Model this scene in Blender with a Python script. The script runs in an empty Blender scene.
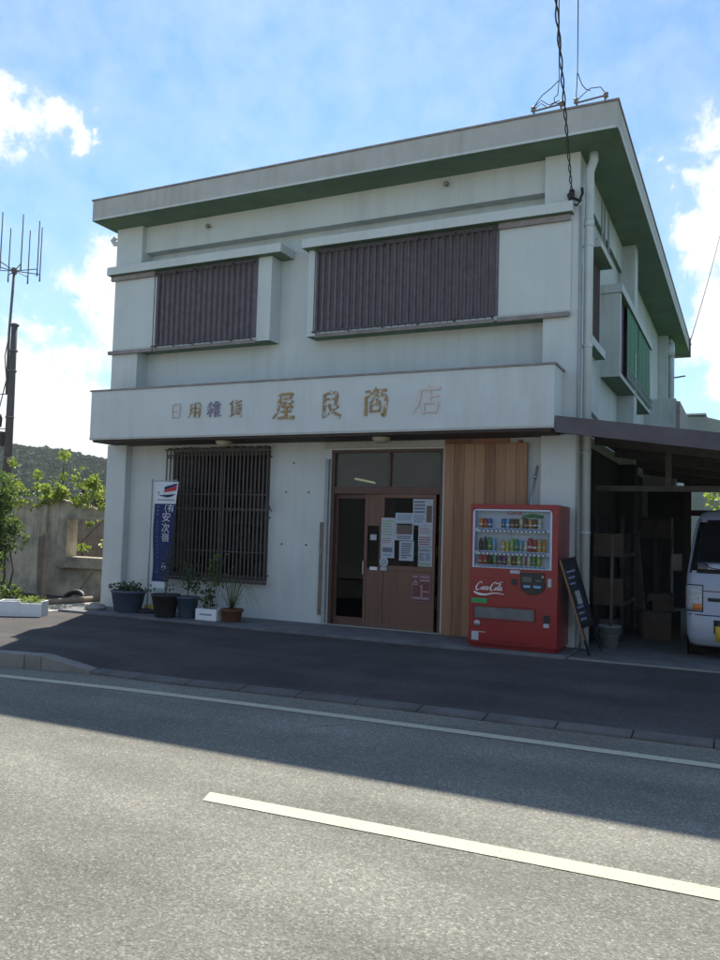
import bpy, bmesh, math, random
from mathutils import Vector, Matrix, noise
rnd = random.Random(7)
sc = bpy.context.scene
COL = sc.collection
R = math.radians

# ------------------------------------------------------------------ materials
def nodes(name):
    m = bpy.data.materials.new(name); m.use_nodes = True
    nt = m.node_tree; return m, nt, nt.nodes['Principled BSDF']
def N(nt, t, **kw):
    n = nt.nodes.new(t)
    for k, v in kw.items():
        if k in n.inputs: n.inputs[k].default_value = v
        else: setattr(n, k, v)
    return n
def mat(name, col, rough=.7, var=.12, scale=4., bump=0., bscale=60., metal=0., spec=.4, streak=0., streak_col=(.25, .2, .15), emis=None):
    m, nt, b = nodes(name); L = nt.links.new
    tc = N(nt, 'ShaderNodeTexCoord')
    n1 = N(nt, 'ShaderNodeTexNoise', Scale=scale, Detail=6., Roughness=.6)
    L(tc.outputs['Object'], n1.inputs['Vector'])
    r = N(nt, 'ShaderNodeValToRGB')
    c = Vector(col)
    r.color_ramp.elements[0].position = .3; r.color_ramp.elements[0].color = (*(c*(1-var)), 1)
    r.color_ramp.elements[1].position = .7; r.color_ramp.elements[1].color = (*[min(1, q*(1+var)) for q in c], 1)
    L(n1.outputs['Fac'], r.inputs['Fac'])
    out = r.outputs['Color']
    if streak:
        mp = N(nt, 'ShaderNodeMapping'); mp.inputs['Scale'].default_value = (5, 5, .45)
        L(tc.outputs['Object'], mp.inputs['Vector'])
        n2 = N(nt, 'ShaderNodeTexNoise', Scale=1.6, Detail=7., Roughness=.65); L(mp.outputs['Vector'], n2.inputs['Vector'])
        n3 = N(nt, 'ShaderNodeTexNoise', Scale=.9, Detail=4.); L(tc.outputs['Object'], n3.inputs['Vector'])
        mu = N(nt, 'ShaderNodeMath', operation='MULTIPLY'); L(n2.outputs['Fac'], mu.inputs[0]); L(n3.outputs['Fac'], mu.inputs[1])
        mr = N(nt, 'ShaderNodeMapRange'); mr.inputs[1].default_value = .24; mr.inputs[2].default_value = .45; mr.inputs[4].default_value = streak
        L(mu.outputs[0], mr.inputs[0])
        mx = N(nt, 'ShaderNodeMix', data_type='RGBA'); L(mr.outputs[0], mx.inputs[0]); L(out, mx.inputs[6]); mx.inputs[7].default_value = (*streak_col, 1)
        out = mx.outputs[2]
    L(out, b.inputs['Base Color'])
    b.inputs['Roughness'].default_value = rough; b.inputs['Metallic'].default_value = metal
    b.inputs['Specular IOR Level'].default_value = spec
    if bump:
        n4 = N(nt, 'ShaderNodeTexNoise', Scale=bscale, Detail=5.); L(tc.outputs['Object'], n4.inputs['Vector'])
        bp = N(nt, 'ShaderNodeBump', Strength=bump, Distance=.01); L(n4.outputs['Fac'], bp.inputs['Height']); L(bp.outputs[0], b.inputs['Normal'])
    if emis:
        b.inputs['Emission Color'].default_value = (*emis[0], 1); b.inputs['Emission Strength'].default_value = emis[1]
    return m
def glass(name, tint=(.6, .65, .65), gloss=1.5):
    m = bpy.data.materials.new(name); m.use_nodes = True; nt = m.node_tree; L = nt.links.new
    nt.nodes.remove(nt.nodes['Principled BSDF']); o = nt.nodes['Material Output']
    t = N(nt, 'ShaderNodeBsdfTransparent', Color=(*tint, 1)); g = N(nt, 'ShaderNodeBsdfGlossy', Roughness=.02, Color=(.9, .95, 1, 1))
    f = N(nt, 'ShaderNodeFresnel', IOR=gloss); mx = N(nt, 'ShaderNodeMixShader')
    L(f.outputs[0], mx.inputs[0]); L(t.outputs[0], mx.inputs[1]); L(g.outputs[0], mx.inputs[2]); L(mx.outputs[0], o.inputs['Surface'])
    return m
def wood(name, c1, c2, plank=.14, axis='X', rough=.6, origin=0.):
    m, nt, b = nodes(name); L = nt.links.new
    tc = N(nt, 'ShaderNodeTexCoord'); sp = N(nt, 'ShaderNodeSeparateXYZ'); L(tc.outputs['Object'], sp.inputs[0])
    a = N(nt, 'ShaderNodeMath', operation='SUBTRACT'); L(sp.outputs[axis], a.inputs[0]); a.inputs[1].default_value = origin
    d = N(nt, 'ShaderNodeMath', operation='DIVIDE'); L(a.outputs[0], d.inputs[0]); d.inputs[1].default_value = plank
    fl = N(nt, 'ShaderNodeMath', operation='FLOOR'); L(d.outputs[0], fl.inputs[0])
    wn = N(nt, 'ShaderNodeTexWhiteNoise', noise_dimensions='1D'); L(fl.outputs[0], wn.inputs['W'])
    mp = N(nt, 'ShaderNodeMapping'); mp.inputs['Scale'].default_value = (22, 22, 1.2); L(tc.outputs['Object'], mp.inputs['Vector'])
    off = N(nt, 'ShaderNodeVectorMath', operation='ADD'); L(mp.outputs[0], off.inputs[0]); L(wn.outputs['Color'], off.inputs[1])
    n = N(nt, 'ShaderNodeTexNoise', Scale=1.3, Detail=6., Distortion=.6); L(off.outputs[0], n.inputs['Vector'])
    s = N(nt, 'ShaderNodeMath', operation='MULTIPLY_ADD'); L(wn.outputs['Value'], s.inputs[0]); s.inputs[1].default_value = .65; L(n.outputs['Fac'], s.inputs[2])
    r = N(nt, 'ShaderNodeValToRGB'); r.color_ramp.elements[0].position = .4; r.color_ramp.elements[0].color = (*c1, 1)
    r.color_ramp.elements[1].position = 1.1 if False else 1.; r.color_ramp.elements[1].color = (*c2, 1)
    L(s.outputs[0], r.inputs['Fac']); L(r.outputs[0], b.inputs['Base Color']); b.inputs['Roughness'].default_value = rough
    bp = N(nt, 'ShaderNodeBump', Strength=.3, Distance=.004); L(n.outputs['Fac'], bp.inputs['Height']); L(bp.outputs[0], b.inputs['Normal'])
    return m
def asphalt(name, base, speck, big=.18, grain=260.):
    m, nt, b = nodes(name); L = nt.links.new
    tc = N(nt, 'ShaderNodeTexCoord')
    n1 = N(nt, 'ShaderNodeTexNoise', Scale=.8, Detail=7., Roughness=.65); L(tc.outputs['Object'], n1.inputs['Vector'])
    v = N(nt, 'ShaderNodeTexVoronoi', Scale=grain*.34); L(tc.outputs['Object'], v.inputs['Vector'])
    n2 = N(nt, 'ShaderNodeTexNoise', Scale=grain*.22, Detail=5., Roughness=.75); L(tc.outputs['Object'], n2.inputs['Vector'])
    r1 = N(nt, 'ShaderNodeValToRGB'); r1.color_ramp.elements[0].position = .3; r1.color_ramp.elements[1].position = .72
    r1.color_ramp.elements[0].color = (*(Vector(base)*(1-big)), 1); r1.color_ramp.elements[1].color = (*(Vector(base)*(1+big)), 1)
    L(n1.outputs['Fac'], r1.inputs['Fac'])
    sp = N(nt, 'ShaderNodeSeparateColor'); L(v.outputs['Color'], sp.inputs[0])
    rr = N(nt, 'ShaderNodeValToRGB'); cr = rr.color_ramp
    cr.elements[0].position = 0.; cr.elements[0].color = (.68, .68, .68, 1); cr.elements[1].position = 1.; cr.elements[1].color = (*speck, 1)
    e = cr.elements.new(.7); e.color = (1, 1, 1, 1); e = cr.elements.new(.9); e.color = (1.15, 1.15, 1.15, 1)
    L(sp.outputs[0], rr.inputs['Fac'])
    mx = N(nt, 'ShaderNodeMix', data_type='RGBA', blend_type='MULTIPLY'); mx.inputs[0].default_value = 1.; L(r1.outputs[0], mx.inputs[6]); L(rr.outputs[0], mx.inputs[7])
    r3 = N(nt, 'ShaderNodeMapRange'); r3.inputs[1].default_value = .3; r3.inputs[2].default_value = .62; r3.inputs[3].default_value = .6; r3.inputs[4].default_value = 1.15
    L(n2.outputs['Fac'], r3.inputs[0])
    mx2 = N(nt, 'ShaderNodeMix', data_type='RGBA', blend_type='MULTIPLY'); mx2.inputs[0].default_value = .85; L(mx.outputs[2], mx2.inputs[6]); L(r3.outputs[0], mx2.inputs[7])
    # long darker tyre-polished / tar stains and fine cracks
    mp = N(nt, 'ShaderNodeMapping'); mp.inputs['Scale'].default_value = (.25, 1.6, 1.); L(tc.outputs['Object'], mp.inputs['Vector'])
    n5 = N(nt, 'ShaderNodeTexNoise', Scale=1.1, Detail=4.); L(mp.outputs[0], n5.inputs['Vector'])
    r5 = N(nt, 'ShaderNodeMapRange'); r5.inputs[1].default_value = .35; r5.inputs[2].default_value = .65; r5.inputs[3].default_value = .8; r5.inputs[4].default_value = 1.08
    L(n5.outputs['Fac'], r5.inputs[0])
    mx3 = N(nt, 'ShaderNodeMix', data_type='RGBA', blend_type='MULTIPLY'); mx3.inputs[0].default_value = 1.; L(mx2.outputs[2], mx3.inputs[6]); L(r5.outputs[0], mx3.inputs[7])
    wv = N(nt, 'ShaderNodeTexNoise', Scale=1.7, Detail=5.); L(tc.outputs['Object'], wv.inputs['Vector'])
    av = N(nt, 'ShaderNodeVectorMath', operation='MULTIPLY_ADD'); L(wv.outputs['Color'], av.inputs[0]); av.inputs[1].default_value = (.5, .5, .5); L(tc.outputs['Object'], av.inputs[2])
    ck = N(nt, 'ShaderNodeTexVoronoi', Scale=.42, feature='DISTANCE_TO_EDGE'); L(av.outputs[0], ck.inputs['Vector'])
    cm = N(nt, 'ShaderNodeMapRange'); cm.inputs[1].default_value = .0; cm.inputs[2].default_value = .006; cm.inputs[3].default_value = .55; cm.inputs[4].default_value = 1.; L(ck.outputs['Distance'], cm.inputs[0])
    msk = N(nt, 'ShaderNodeMapRange'); msk.inputs[1].default_value = .6; msk.inputs[2].default_value = .66; L(n1.outputs['Fac'], msk.inputs[0])
    mx4 = N(nt, 'ShaderNodeMix', data_type='RGBA', blend_type='MULTIPLY'); L(msk.outputs[0], mx4.inputs[0]); L(mx3.outputs[2], mx4.inputs[6]); L(cm.outputs[0], mx4.inputs[7])
    L(mx4.outputs[2], b.inputs['Base Color'])
    b.inputs['Roughness'].default_value = .9; b.inputs['Specular IOR Level'].default_value = .2
    bp = N(nt, 'ShaderNodeBump', Strength=.55, Distance=.006)
    ad = N(nt, 'ShaderNodeMath', operation='ADD'); L(n2.outputs['Fac'], ad.inputs[0]); L(v.outputs['Distance'], ad.inputs[1])
    L(ad.outputs[0], bp.inputs['Height']); L(bp.outputs[0], b.inputs['Normal'])
    return m
def leafmat(name, c1, c2, trans=.5):
    m, nt, b = nodes(name); L = nt.links.new
    tc = N(nt, 'ShaderNodeTexCoord'); n = N(nt, 'ShaderNodeTexNoise', Scale=6., Detail=3.); L(tc.outputs['Object'], n.inputs['Vector'])
    r = N(nt, 'ShaderNodeValToRGB'); r.color_ramp.elements[0].position = .35; r.color_ramp.elements[1].position = .65
    r.color_ramp.elements[0].color = (*c1, 1); r.color_ramp.elements[1].color = (*c2, 1); L(n.outputs['Fac'], r.inputs['Fac'])
    L(r.outputs[0], b.inputs['Base Color']); b.inputs['Roughness'].default_value = .5
    t = N(nt, 'ShaderNodeBsdfTranslucent'); hs = N(nt, 'ShaderNodeHueSaturation', Saturation=1.15, Value=1.9); L(r.outputs[0], hs.inputs['Color']); L(hs.outputs[0], t.inputs['Color'])
    mx = N(nt, 'ShaderNodeMixShader', Fac=trans); L(b.outputs[0], mx.inputs[1]); L(t.outputs[0], mx.inputs[2])
    L(mx.outputs[0], nt.nodes['Material Output'].inputs['Surface'])
    return m

M = {}
M['wall'] = mat('weathered_white_paint', (.55, .582, .575), .75, .05, 1.3, .25, 45, streak=.3, streak_col=(.31, .325, .30))
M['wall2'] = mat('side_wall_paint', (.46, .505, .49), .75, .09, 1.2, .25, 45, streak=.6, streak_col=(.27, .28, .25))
M['fascia'] = mat('roof_fascia_paint', (.44, .435, .41), .75, .1, 2.2, .3, 40, streak=.5, streak_col=(.28, .26, .22))
M['soffit'] = mat('green_soffit_paint', (.105, .175, .115), .7, .18, 2.5, .2, 30, streak=.4, streak_col=(.05, .1, .06))
M['trim'] = mat('brown_grey_trim', (.25, .22, .21), .7, .25, 8)
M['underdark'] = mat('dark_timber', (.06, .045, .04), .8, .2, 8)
M['shutter'] = mat('brown_storm_shutter', (.15, .128, .145), .6, .22, 9., .2, 60, streak=.35, streak_col=(.09, .07, .07))
M['bar'] = mat('dark_brown_iron', (.075, .06, .057), .6, .3, 12)
M['rust'] = mat('rusty_iron', (.16, .10, .07), .8, .35, 14)
M['pipe'] = mat('grey_white_pvc', (.52, .57, .57), .5, .08, 3, streak=.3, streak_col=(.3, .3, .28))
M['bucketgrey'] = mat('bucket_plastic', (.2, .22, .23), .6, .1, 5)
M['conduit'] = mat('grey_conduit', (.32, .34, .34), .6, .1, 5)
M['black'] = mat('black_rubber', (.015, .015, .016), .6, .2, 20)
M['doorwood'] = wood('red_brown_door_timber', (.085, .042, .03), (.17, .085, .056), .9, 'X')
M['doorframe'] = mat('red_brown_aluminium', (.105, .052, .04), .5, .15, 7)
M['glass'] = glass('window_glass', (.5, .52, .56), 1.2)
M['greypane'] = mat('grey_transom_glass', (.10, .105, .10), .35, .25, 6., 0, spec=.6)  # patchy grey mixed into the clear transom panes
M['glass2'] = glass('display_glass', (.93, .95, .96), 1.22)
M['cedar'] = wood('cedar_planks', (.19, .085, .042), (.33, .175, .09), .145, 'X', .6, 6.105)
M['cedar_dark'] = wood('reddish_plank', (.16, .06, .035), (.3, .13, .07), .5, 'X')
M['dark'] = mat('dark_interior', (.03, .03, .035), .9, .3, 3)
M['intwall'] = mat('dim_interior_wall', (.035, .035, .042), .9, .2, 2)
M['red'] = mat('red_enamel', (.25, .012, .017), .3, .08, 3, spec=.5)
M['reddark'] = mat('dark_red_enamel', (.2, .01, .014), .4, .1, 3)
M['white'] = mat('white_plastic', (.72, .74, .76), .45, .04, 5)
M['dispwhite'] = mat('display_back_white', (.5, .56, .66), .5, .04, 5)
M['paper'] = mat('white_paper', (.42, .45, .50), .8, .08, 9)
M['blackplastic'] = mat('black_plastic', (.02, .021, .024), .35, .2, 8)
M['greyplastic'] = mat('grey_smoked_plastic', (.1, .115, .13), .25, .2, 6)
M['greenst'] = mat('green_sticker', (.03, .3, .1), .5, .1, 8)
M['concrete'] = mat('grey_concrete', (.27, .265, .25), .9, .22, 3, .5, 60, streak=.3, streak_col=(.14, .13, .11))
M['ruin'] = mat('old_mortar', (.43, .375, .285), .95, .5, 2.2, .9, 18, streak=.7, streak_col=(.17, .15, .12))
M['oldwood'] = mat('weathered_timber', (.2, .17, .14), .9, .3, 7, .5, 40)
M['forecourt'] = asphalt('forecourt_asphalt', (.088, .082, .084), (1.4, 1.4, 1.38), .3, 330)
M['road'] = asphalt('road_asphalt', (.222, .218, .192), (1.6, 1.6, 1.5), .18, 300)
M['kerb'] = mat('kerb_concrete', (.115, .112, .11), .9, .3, 3, .6, 50)
M['kerbl'] = mat('pale_kerb_concrete', (.22, .215, .20), .9, .2, 3, .6, 50)
M['soil'] = mat('grassy_soil', (.09, .1, .05), .95, .35, .8, .5, 6)
M['apron'] = mat('smooth_apron_concrete', (.135, .14, .15), .85, .25, 3, .3, 50)
M['palepath'] = mat('pale_concrete_path', (.36, .34, .29), .9, .15, 3, .4, 50)
M['hill'] = mat('forest_hill', (.04, .088, .026), .95, .4, .09, 0)
M['blueemb'] = mat('navy_print', (.010, .02, .10), .7, .1, 5)
M['redprint'] = mat('red_print', (.45, .03, .04), .7, .1, 5)
M['clothwhite'] = mat('white_cloth', (.6, .63, .68), .85, .06, 5)
M['printwhite'] = mat('white_print', (.55, .58, .64), .8, .1, 25)
M['printpale'] = mat('pale_blue_print', (.22, .25, .42), .8, .1, 25)
M['bluepot'] = mat('blue_grey_pot', (.075, .1, .16), .55, .12, 8)
M['bluepot2'] = mat('slate_blue_pot', (.06, .1, .14), .55, .12, 8)
M['darkpot'] = mat('dark_brown_pot', (.035, .032, .034), .7, .2, 8)
M['terra'] = mat('terracotta', (.16, .06, .035), .85, .2, 8)
M['foam'] = mat('white_styrofoam', (.78, .79, .8), .8, .04, 12, .2, 120)
M['yellow'] = mat('yellow_plastic', (.4, .3, .05), .6, .1, 8)
M['leafdark'] = leafmat('dark_leaves', (.02, .045, .018), (.05, .09, .03), .3)
M['leafmid'] = leafmat('mid_leaves', (.035, .07, .022), (.12, .155, .045), .45)
M['leafbright'] = leafmat('yellow_green_leaves', (.12, .165, .04), (.22, .26, .07), .5)
M['stem'] = mat('brown_stem', (.1, .075, .05), .9, .3, 9)
M['vanwhite'] = mat('pale_van_paint', (.34, .37, .45), .3, .03, 3, spec=.6)
M['vanglass'] = mat('dark_van_glass', (.012, .014, .016), .06, .1, 3, spec=.7)
M['tyre'] = mat('tyre_rubber', (.02, .02, .02), .85, .2, 12)
M['metal'] = mat('dull_metal', (.35, .36, .37), .4, .1, 5, metal=.7)
M['plate'] = mat('yellow_plate', (.6, .42, .03), .5, .05, 9)
M['amber'] = mat('amber_lens', (.6, .16, .02), .25, .1, 9)
M['lens'] = mat('clear_lens', (.4, .42, .45), .15, .3, 30)
M['fasciawood'] = mat('grey_brown_fascia_board', (.105, .092, .10), .8, .2, 3, .3, 30)
M['rooftin'] = mat('corroded_tin', (.12, .11, .1), .7, .3, 3)
M['beam'] = mat('painted_beam', (.085, .08, .072), .8, .25, 6)
M['lampglobe'] = mat('yellowed_lamp_globe', (.42, .36, .27), .4, .08, 6)
M['poledark'] = mat('dark_pole_concrete', (.10, .085, .08), .8, .2, 3)
M['antenna'] = mat('antenna_metal', (.16, .14, .14), .5, .1, 5, metal=.3)
M['wire'] = mat('black_wire', (.03, .03, .035), .6, .1, 5)
M['porcelain'] = mat('brown_insulator', (.22, .17, .15), .5, .2, 9)
M['greensh'] = mat('green_tarpaulin_blind', (.03, .15, .08), .75, .12, 4, .3, 20)
M['purplesh'] = mat('faded_purple_slats', (.12, .08, .14), .6, .2, 4)
M['cardboard'] = mat('brown_cardboard', (.10, .075, .055), .9, .15, 6)
M['bluecrate'] = mat('blue_crate_plastic', (.03, .05, .13), .6, .1, 6)
M['neigh'] = mat('neighbour_concrete', (.3, .31, .29), .9, .15, .6, .3, 12, streak=.5, streak_col=(.18, .18, .16))
M['chalk'] = mat('blackboard', (.025, .028, .04), .6, .5, 14)
M['tube'] = mat('lit_tube', (.9, .9, .75), .5, 0, 3, emis=((1, .95, .6), .75))
nt = M['greypane'].node_tree; bb = nt.nodes['Principled BSDF']; tr = N(nt, 'ShaderNodeBsdfTransparent', Color=(.8, .85, .85, 1)); ms = N(nt, 'ShaderNodeMixShader', Fac=.55); bb.inputs['Roughness'].default_value = .12
nt.links.new(tr.outputs[0], ms.inputs[1]); nt.links.new(bb.outputs[0], ms.inputs[2]); nt.links.new(ms.outputs[0], nt.nodes['Material Output'].inputs['Surface'])
# road paint, worn
m, nt, b = nodes('road_paint'); L = nt.links.new
tc = N(nt, 'ShaderNodeTexCoord'); n1 = N(nt, 'ShaderNodeTexNoise', Scale=26., Detail=9., Roughness=.8); L(tc.outputs['Object'], n1.inputs['Vector'])
r1 = N(nt, 'ShaderNodeValToRGB'); r1.color_ramp.elements[0].position = .33; r1.color_ramp.elements[0].color = (.25, .24, .2, 1); r1.color_ramp.elements[1].position = .47; r1.color_ramp.elements[1].color = (.47, .455, .35, 1)
L(n1.outputs['Fac'], r1.inputs['Fac']); L(r1.outputs[0], b.inputs['Base Color']); b.inputs['Roughness'].default_value = .8
bp = N(nt, 'ShaderNodeBump', Strength=.3, Distance=.004); L(n1.outputs['Fac'], bp.inputs['Height']); L(bp.outputs[0], b.inputs['Normal']); M['paint'] = m
# peeling lettering: ochre primer showing through pale paint
def peel(name, thr, ca=(.5, .5, .5), cb=(.33, .21, .09)):
    m, nt, b = nodes(name); L = nt.links.new
    tc = N(nt, 'ShaderNodeTexCoord'); n1 = N(nt, 'ShaderNodeTexNoise', Scale=13., Detail=5., Roughness=.65); L(tc.outputs['Object'], n1.inputs['Vector'])
    r1 = N(nt, 'ShaderNodeValToRGB'); r1.color_ramp.elements[0].position = thr; r1.color_ramp.elements[0].color = (*cb, 1); r1.color_ramp.elements[1].position = thr+.05; r1.color_ramp.elements[1].color = (*ca, 1)
    L(n1.outputs['Fac'], r1.inputs['Fac']); L(r1.outputs[0], b.inputs['Base Color']); b.inputs['Roughness'].default_value = .8
    return m
M['peelgold'] = peel('peeling_gold_lettering', .56, (.55, .52, .47), (.34, .22, .11))
M['peelmix'] = peel('mostly_pale_lettering', .51, (.52, .49, .45), (.30, .20, .11))
M['peelpale'] = peel('pale_pink_lettering', .3, (.58, .51, .50), (.4, .28, .2))
M['purpletx'] = peel('faded_purple_lettering', .35, (.27, .23, .33), (.36, .31, .36))

# ------------------------------------------------------------------ geometry helpers
class MB:
    def __init__(s): s.bm = bmesh.new(); s.mi = 0
    def face(s, pts, mi=None):
        f = s.bm.faces.new([s.bm.verts.new(p) for p in pts]); f.material_index = s.mi if mi is None else mi; return f
    def box(s, x0, x1, y0, y1, z0, z1, mi=None, bottom=None):
        v = [s.bm.verts.new(p) for p in ((x0,y0,z0),(x1,y0,z0),(x1,y1,z0),(x0,y1,z0),(x0,y0,z1),(x1,y0,z1),(x1,y1,z1),(x0,y1,z1))]
        for k, q in enumerate(((3,2,1,0),(4,5,6,7),(0,1,5,4),(1,2,6,5),(2,3,7,6),(3,0,4,7))):
            f = s.bm.faces.new([v[i] for i in q]); f.material_index = (s.mi if mi is None else mi)
            if k == 0 and bottom is not None: f.material_index = bottom
        return s
    def hexa(s, p, mi=None):   # 8 points, bottom ring then top ring
        v = [s.bm.verts.new(q) for q in p]
        for q in ((3,2,1,0),(4,5,6,7),(0,1,5,4),(1,2,6,5),(2,3,7,6),(3,0,4,7)):
            f = s.bm.faces.new([v[i] for i in q]); f.material_index = s.mi if mi is None else mi
        return s
    def tube(s, pts, r, seg=8, cap=True):
        pts = [Vector(p) for p in pts]; rs = r if isinstance(r, (list, tuple)) else [r]*len(pts)
        rings = []; up = Vector((0,0,1))
        t = (pts[1]-pts[0]).normalized(); a = t.cross(up)
        if a.length < 1e-3: a = t.cross(Vector((0,1,0)))
        a.normalize()
        for i, p in enumerate(pts):
            if i == 0: t = pts[1]-pts[0]
            elif i == len(pts)-1: t = pts[-1]-pts[-2]
            else: t = (pts[i+1]-pts[i]).normalized()+(pts[i]-pts[i-1]).normalized()
            t.normalize(); a = (a - t*a.dot(t)).normalized(); b = t.cross(a)
            rings.append([s.bm.verts.new(p+(a*math.cos(q)+b*math.sin(q))*rs[i]) for q in [2*math.pi*k/seg for k in range(seg)]])
        for A, B in zip(rings, rings[1:]):
            for k in range(seg):
                f = s.bm.faces.new((A[k],A[(k+1)%seg],B[(k+1)%seg],B[k])); f.material_index = s.mi; f.smooth = seg > 6
        if cap:
            for q in (rings[0][::-1], rings[-1]):
                f = s.bm.faces.new(q); f.material_index = s.mi
        return s
    def lathe(s, prof, c=(0,0,0), seg=24, sx=1., sy=1., smooth=True, axis='z'):
        rings = []
        for (r, z) in prof:
            ring = []
            for k in range(seg):
                q = 2*math.pi*k/seg
                if axis == 'z': p = (c[0]+r*sx*math.cos(q), c[1]+r*sy*math.sin(q), c[2]+z)
                elif axis == 'y': p = (c[0]+r*math.cos(q), c[1]+z, c[2]+r*math.sin(q))
                else: p = (c[0]+z, c[1]+r*math.cos(q), c[2]+r*math.sin(q))
                ring.append(s.bm.verts.new(p))
            rings.append(ring)
        for A, B in zip(rings, rings[1:]):
            for k in range(seg):
                f = s.bm.faces.new((A[k],A[(k+1)%seg],B[(k+1)%seg],B[k])); f.material_index = s.mi; f.smooth = smooth
        s.bm.faces.new(rings[0][::-1]).material_index = s.mi; s.bm.faces.new(rings[-1]).material_index = s.mi
        return s
    def wallholes(s, x0, x1, z0, z1, holes, y0, y1, axis='y'):
        xs = sorted({x0, x1, *[q for h in holes for q in (h[0], h[1])]}); zs = sorted({z0, z1, *[q for h in holes for q in (h[2], h[3])]})
        def solid(i, j):
            if i < 0 or j < 0 or i >= len(xs)-1 or j >= len(zs)-1: return False
            cx, cz = (xs[i]+xs[i+1])/2, (zs[j]+zs[j+1])/2
            return not any(h[0] < cx < h[1] and h[2] < cz < h[3] for h in holes)
        P = (lambda x, y, z: (x, y, z)) if axis == 'y' else (lambda x, y, z: (y, x, z))
        for i in range(len(xs)-1):
            for j in range(len(zs)-1):
                if not solid(i, j): continue
                a, b, c, d = xs[i], xs[i+1], zs[j], zs[j+1]
                s.face([P(a,y0,c),P(b,y0,c),P(b,y0,d),P(a,y0,d)]); s.face([P(b,y1,c),P(a,y1,c),P(a,y1,d),P(b,y1,d)])
                if not solid(i-1, j): s.face([P(a,y1,c),P(a,y0,c),P(a,y0,d),P(a,y1,d)])
                if not solid(i+1, j): s.face([P(b,y0,c),P(b,y1,c),P(b,y1,d),P(b,y0,d)])
                if not solid(i, j-1): s.face([P(a,y1,c),P(b,y1,c),P(b,y0,c),P(a,y0,c)])
                if not solid(i, j+1): s.face([P(a,y0,d),P(b,y0,d),P(b,y1,d),P(a,y1,d)])
        bmesh.ops.remove_doubles(s.bm, verts=s.bm.verts, dist=1e-5)
        return s
    def build(s, name, mats, parent=None, bevel=0., loc=None, fix=True):
        me = bpy.data.meshes.new(name)
        if fix: bmesh.ops.recalc_face_normals(s.bm, faces=s.bm.faces)
        s.bm.to_mesh(me); s.bm.free()
        for q in (mats if isinstance(mats, (list, tuple)) else [mats]): me.materials.append(M[q] if isinstance(q, str) else q)
        o = bpy.data.objects.new(name, me); COL.objects.link(o)
        if parent: o.parent = parent
        if loc: o.location = loc
        if bevel:
            b = o.modifiers.new('bevel', 'BEVEL'); b.width = bevel; b.segments = 2; b.limit_method = 'ANGLE'; b.angle_limit = R(40)
        return o
def tag(o, label=None, cat=None, group=None, kind=None):
    if label: o['label'] = label
    if cat: o['category'] = cat
    if group: o['group'] = group
    if kind: o['kind'] = kind
    return o
def thing(name, label, cat, loc=(0,0,0), group=None):
    o = bpy.data.objects.new(name, None); COL.objects.link(o); o.location = loc; o.empty_display_size = .2
    return tag(o, label, cat, group)
def bx(name, mt, parent, *a, bevel=0.): return MB().box(*a).build(name, mt, parent, bevel)
def ribbon(mb, pts, w, y, th, place, mi=0):
    """stroke as a flat solid: pts (u,v), widths; place(u,v)->(x,z); front at y, back at y+th"""
    P = []; n = len(pts)
    ws = w if isinstance(w, (list, tuple)) else [w]*n
    # catmull-rom refine
    Q = []; W = []
    for i in range(n-1):
        p0 = Vector(pts[max(i-1, 0)]); p1 = Vector(pts[i]); p2 = Vector(pts[i+1]); p3 = Vector(pts[min(i+2, n-1)])
        st = 5 if n > 2 else 1
        for k in range(st):
            t = k/st
            Q.append(.5*((2*p1)+(p2-p0)*t+(2*p0-5*p1+4*p2-p3)*t*t+(3*p1-p0-3*p2+p3)*t**3)); W.append(ws[i]*(1-t)+ws[i+1]*t)
    Q.append(Vector(pts[-1])); W.append(ws[-1])
    rows = []
    for i, q in enumerate(Q):
        t = (Q[min(i+1, len(Q)-1)]-Q[max(i-1, 0)]).normalized(); nn = Vector((-t.y, t.x))
        rows.append((q+nn*W[i]/2, q-nn*W[i]/2))
    V = []
    for a, b in rows:
        (xa, za), (xb, zb) = place(*a), place(*b)
        V.append([mb.bm.verts.new(p) for p in ((xa,y,za),(xb,y,zb),(xb,y+th,zb),(xa,y+th,za))])
    for A, B in zip(V, V[1:]):
        for k in range(4):
            mb.bm.faces.new((A[k], A[(k+1)%4], B[(k+1)%4], B[k])).material_index = mi
    mb.bm.faces.new(V[0][::-1]).material_index = mi; mb.bm.faces.new(V[-1]).material_index = mi
def text(name, body, size, mt, parent, fn, extrude=.002, align='CENTER', shear=0., name_part=None, sx=1.):
    """font text converted to a mesh; fn maps (u, v, w) of the text plane to the world"""
    cu = bpy.data.curves.new('tmp', 'FONT'); cu.body = body; cu.size = size; cu.extrude = extrude; cu.align_x = align; cu.align_y = 'CENTER'; cu.shear = shear; cu.resolution_u = 3
    o = bpy.data.objects.new('tmp', cu); COL.objects.link(o)
    me = bpy.data.meshes.new_from_object(o.evaluated_get(bpy.context.evaluated_depsgraph_get())); bpy.data.objects.remove(o)
    for v in me.vertices: v.co = Vector(fn(v.co.x*sx, v.co.y, v.co.z))
    me.materials.clear(); me.materials.append(M[mt]); me.name = name
    ob = bpy.data.objects.new(name, me); COL.objects.link(ob); ob.parent = parent
    return ob
def leaves(mb, pts, size, rng, flat=0., aspect=.55):
    for p in pts:
        n = Vector((rng.gauss(0,1), rng.gauss(0,1), rng.gauss(0,1)+flat)).normalized(); a = n.orthogonal().normalized()
        a.rotate(Matrix.Rotation(rng.uniform(0, 6.28), 3, n)); b = n.cross(a); s = size*rng.uniform(.6, 1.35); p = Vector(p)
        mb.face([p-a*s*.5, p+b*s*aspect*.5-a*s*.08+n*s*.06, p+a*s*.5, p-b*s*aspect*.5-a*s*.08+n*s*.06])

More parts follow.
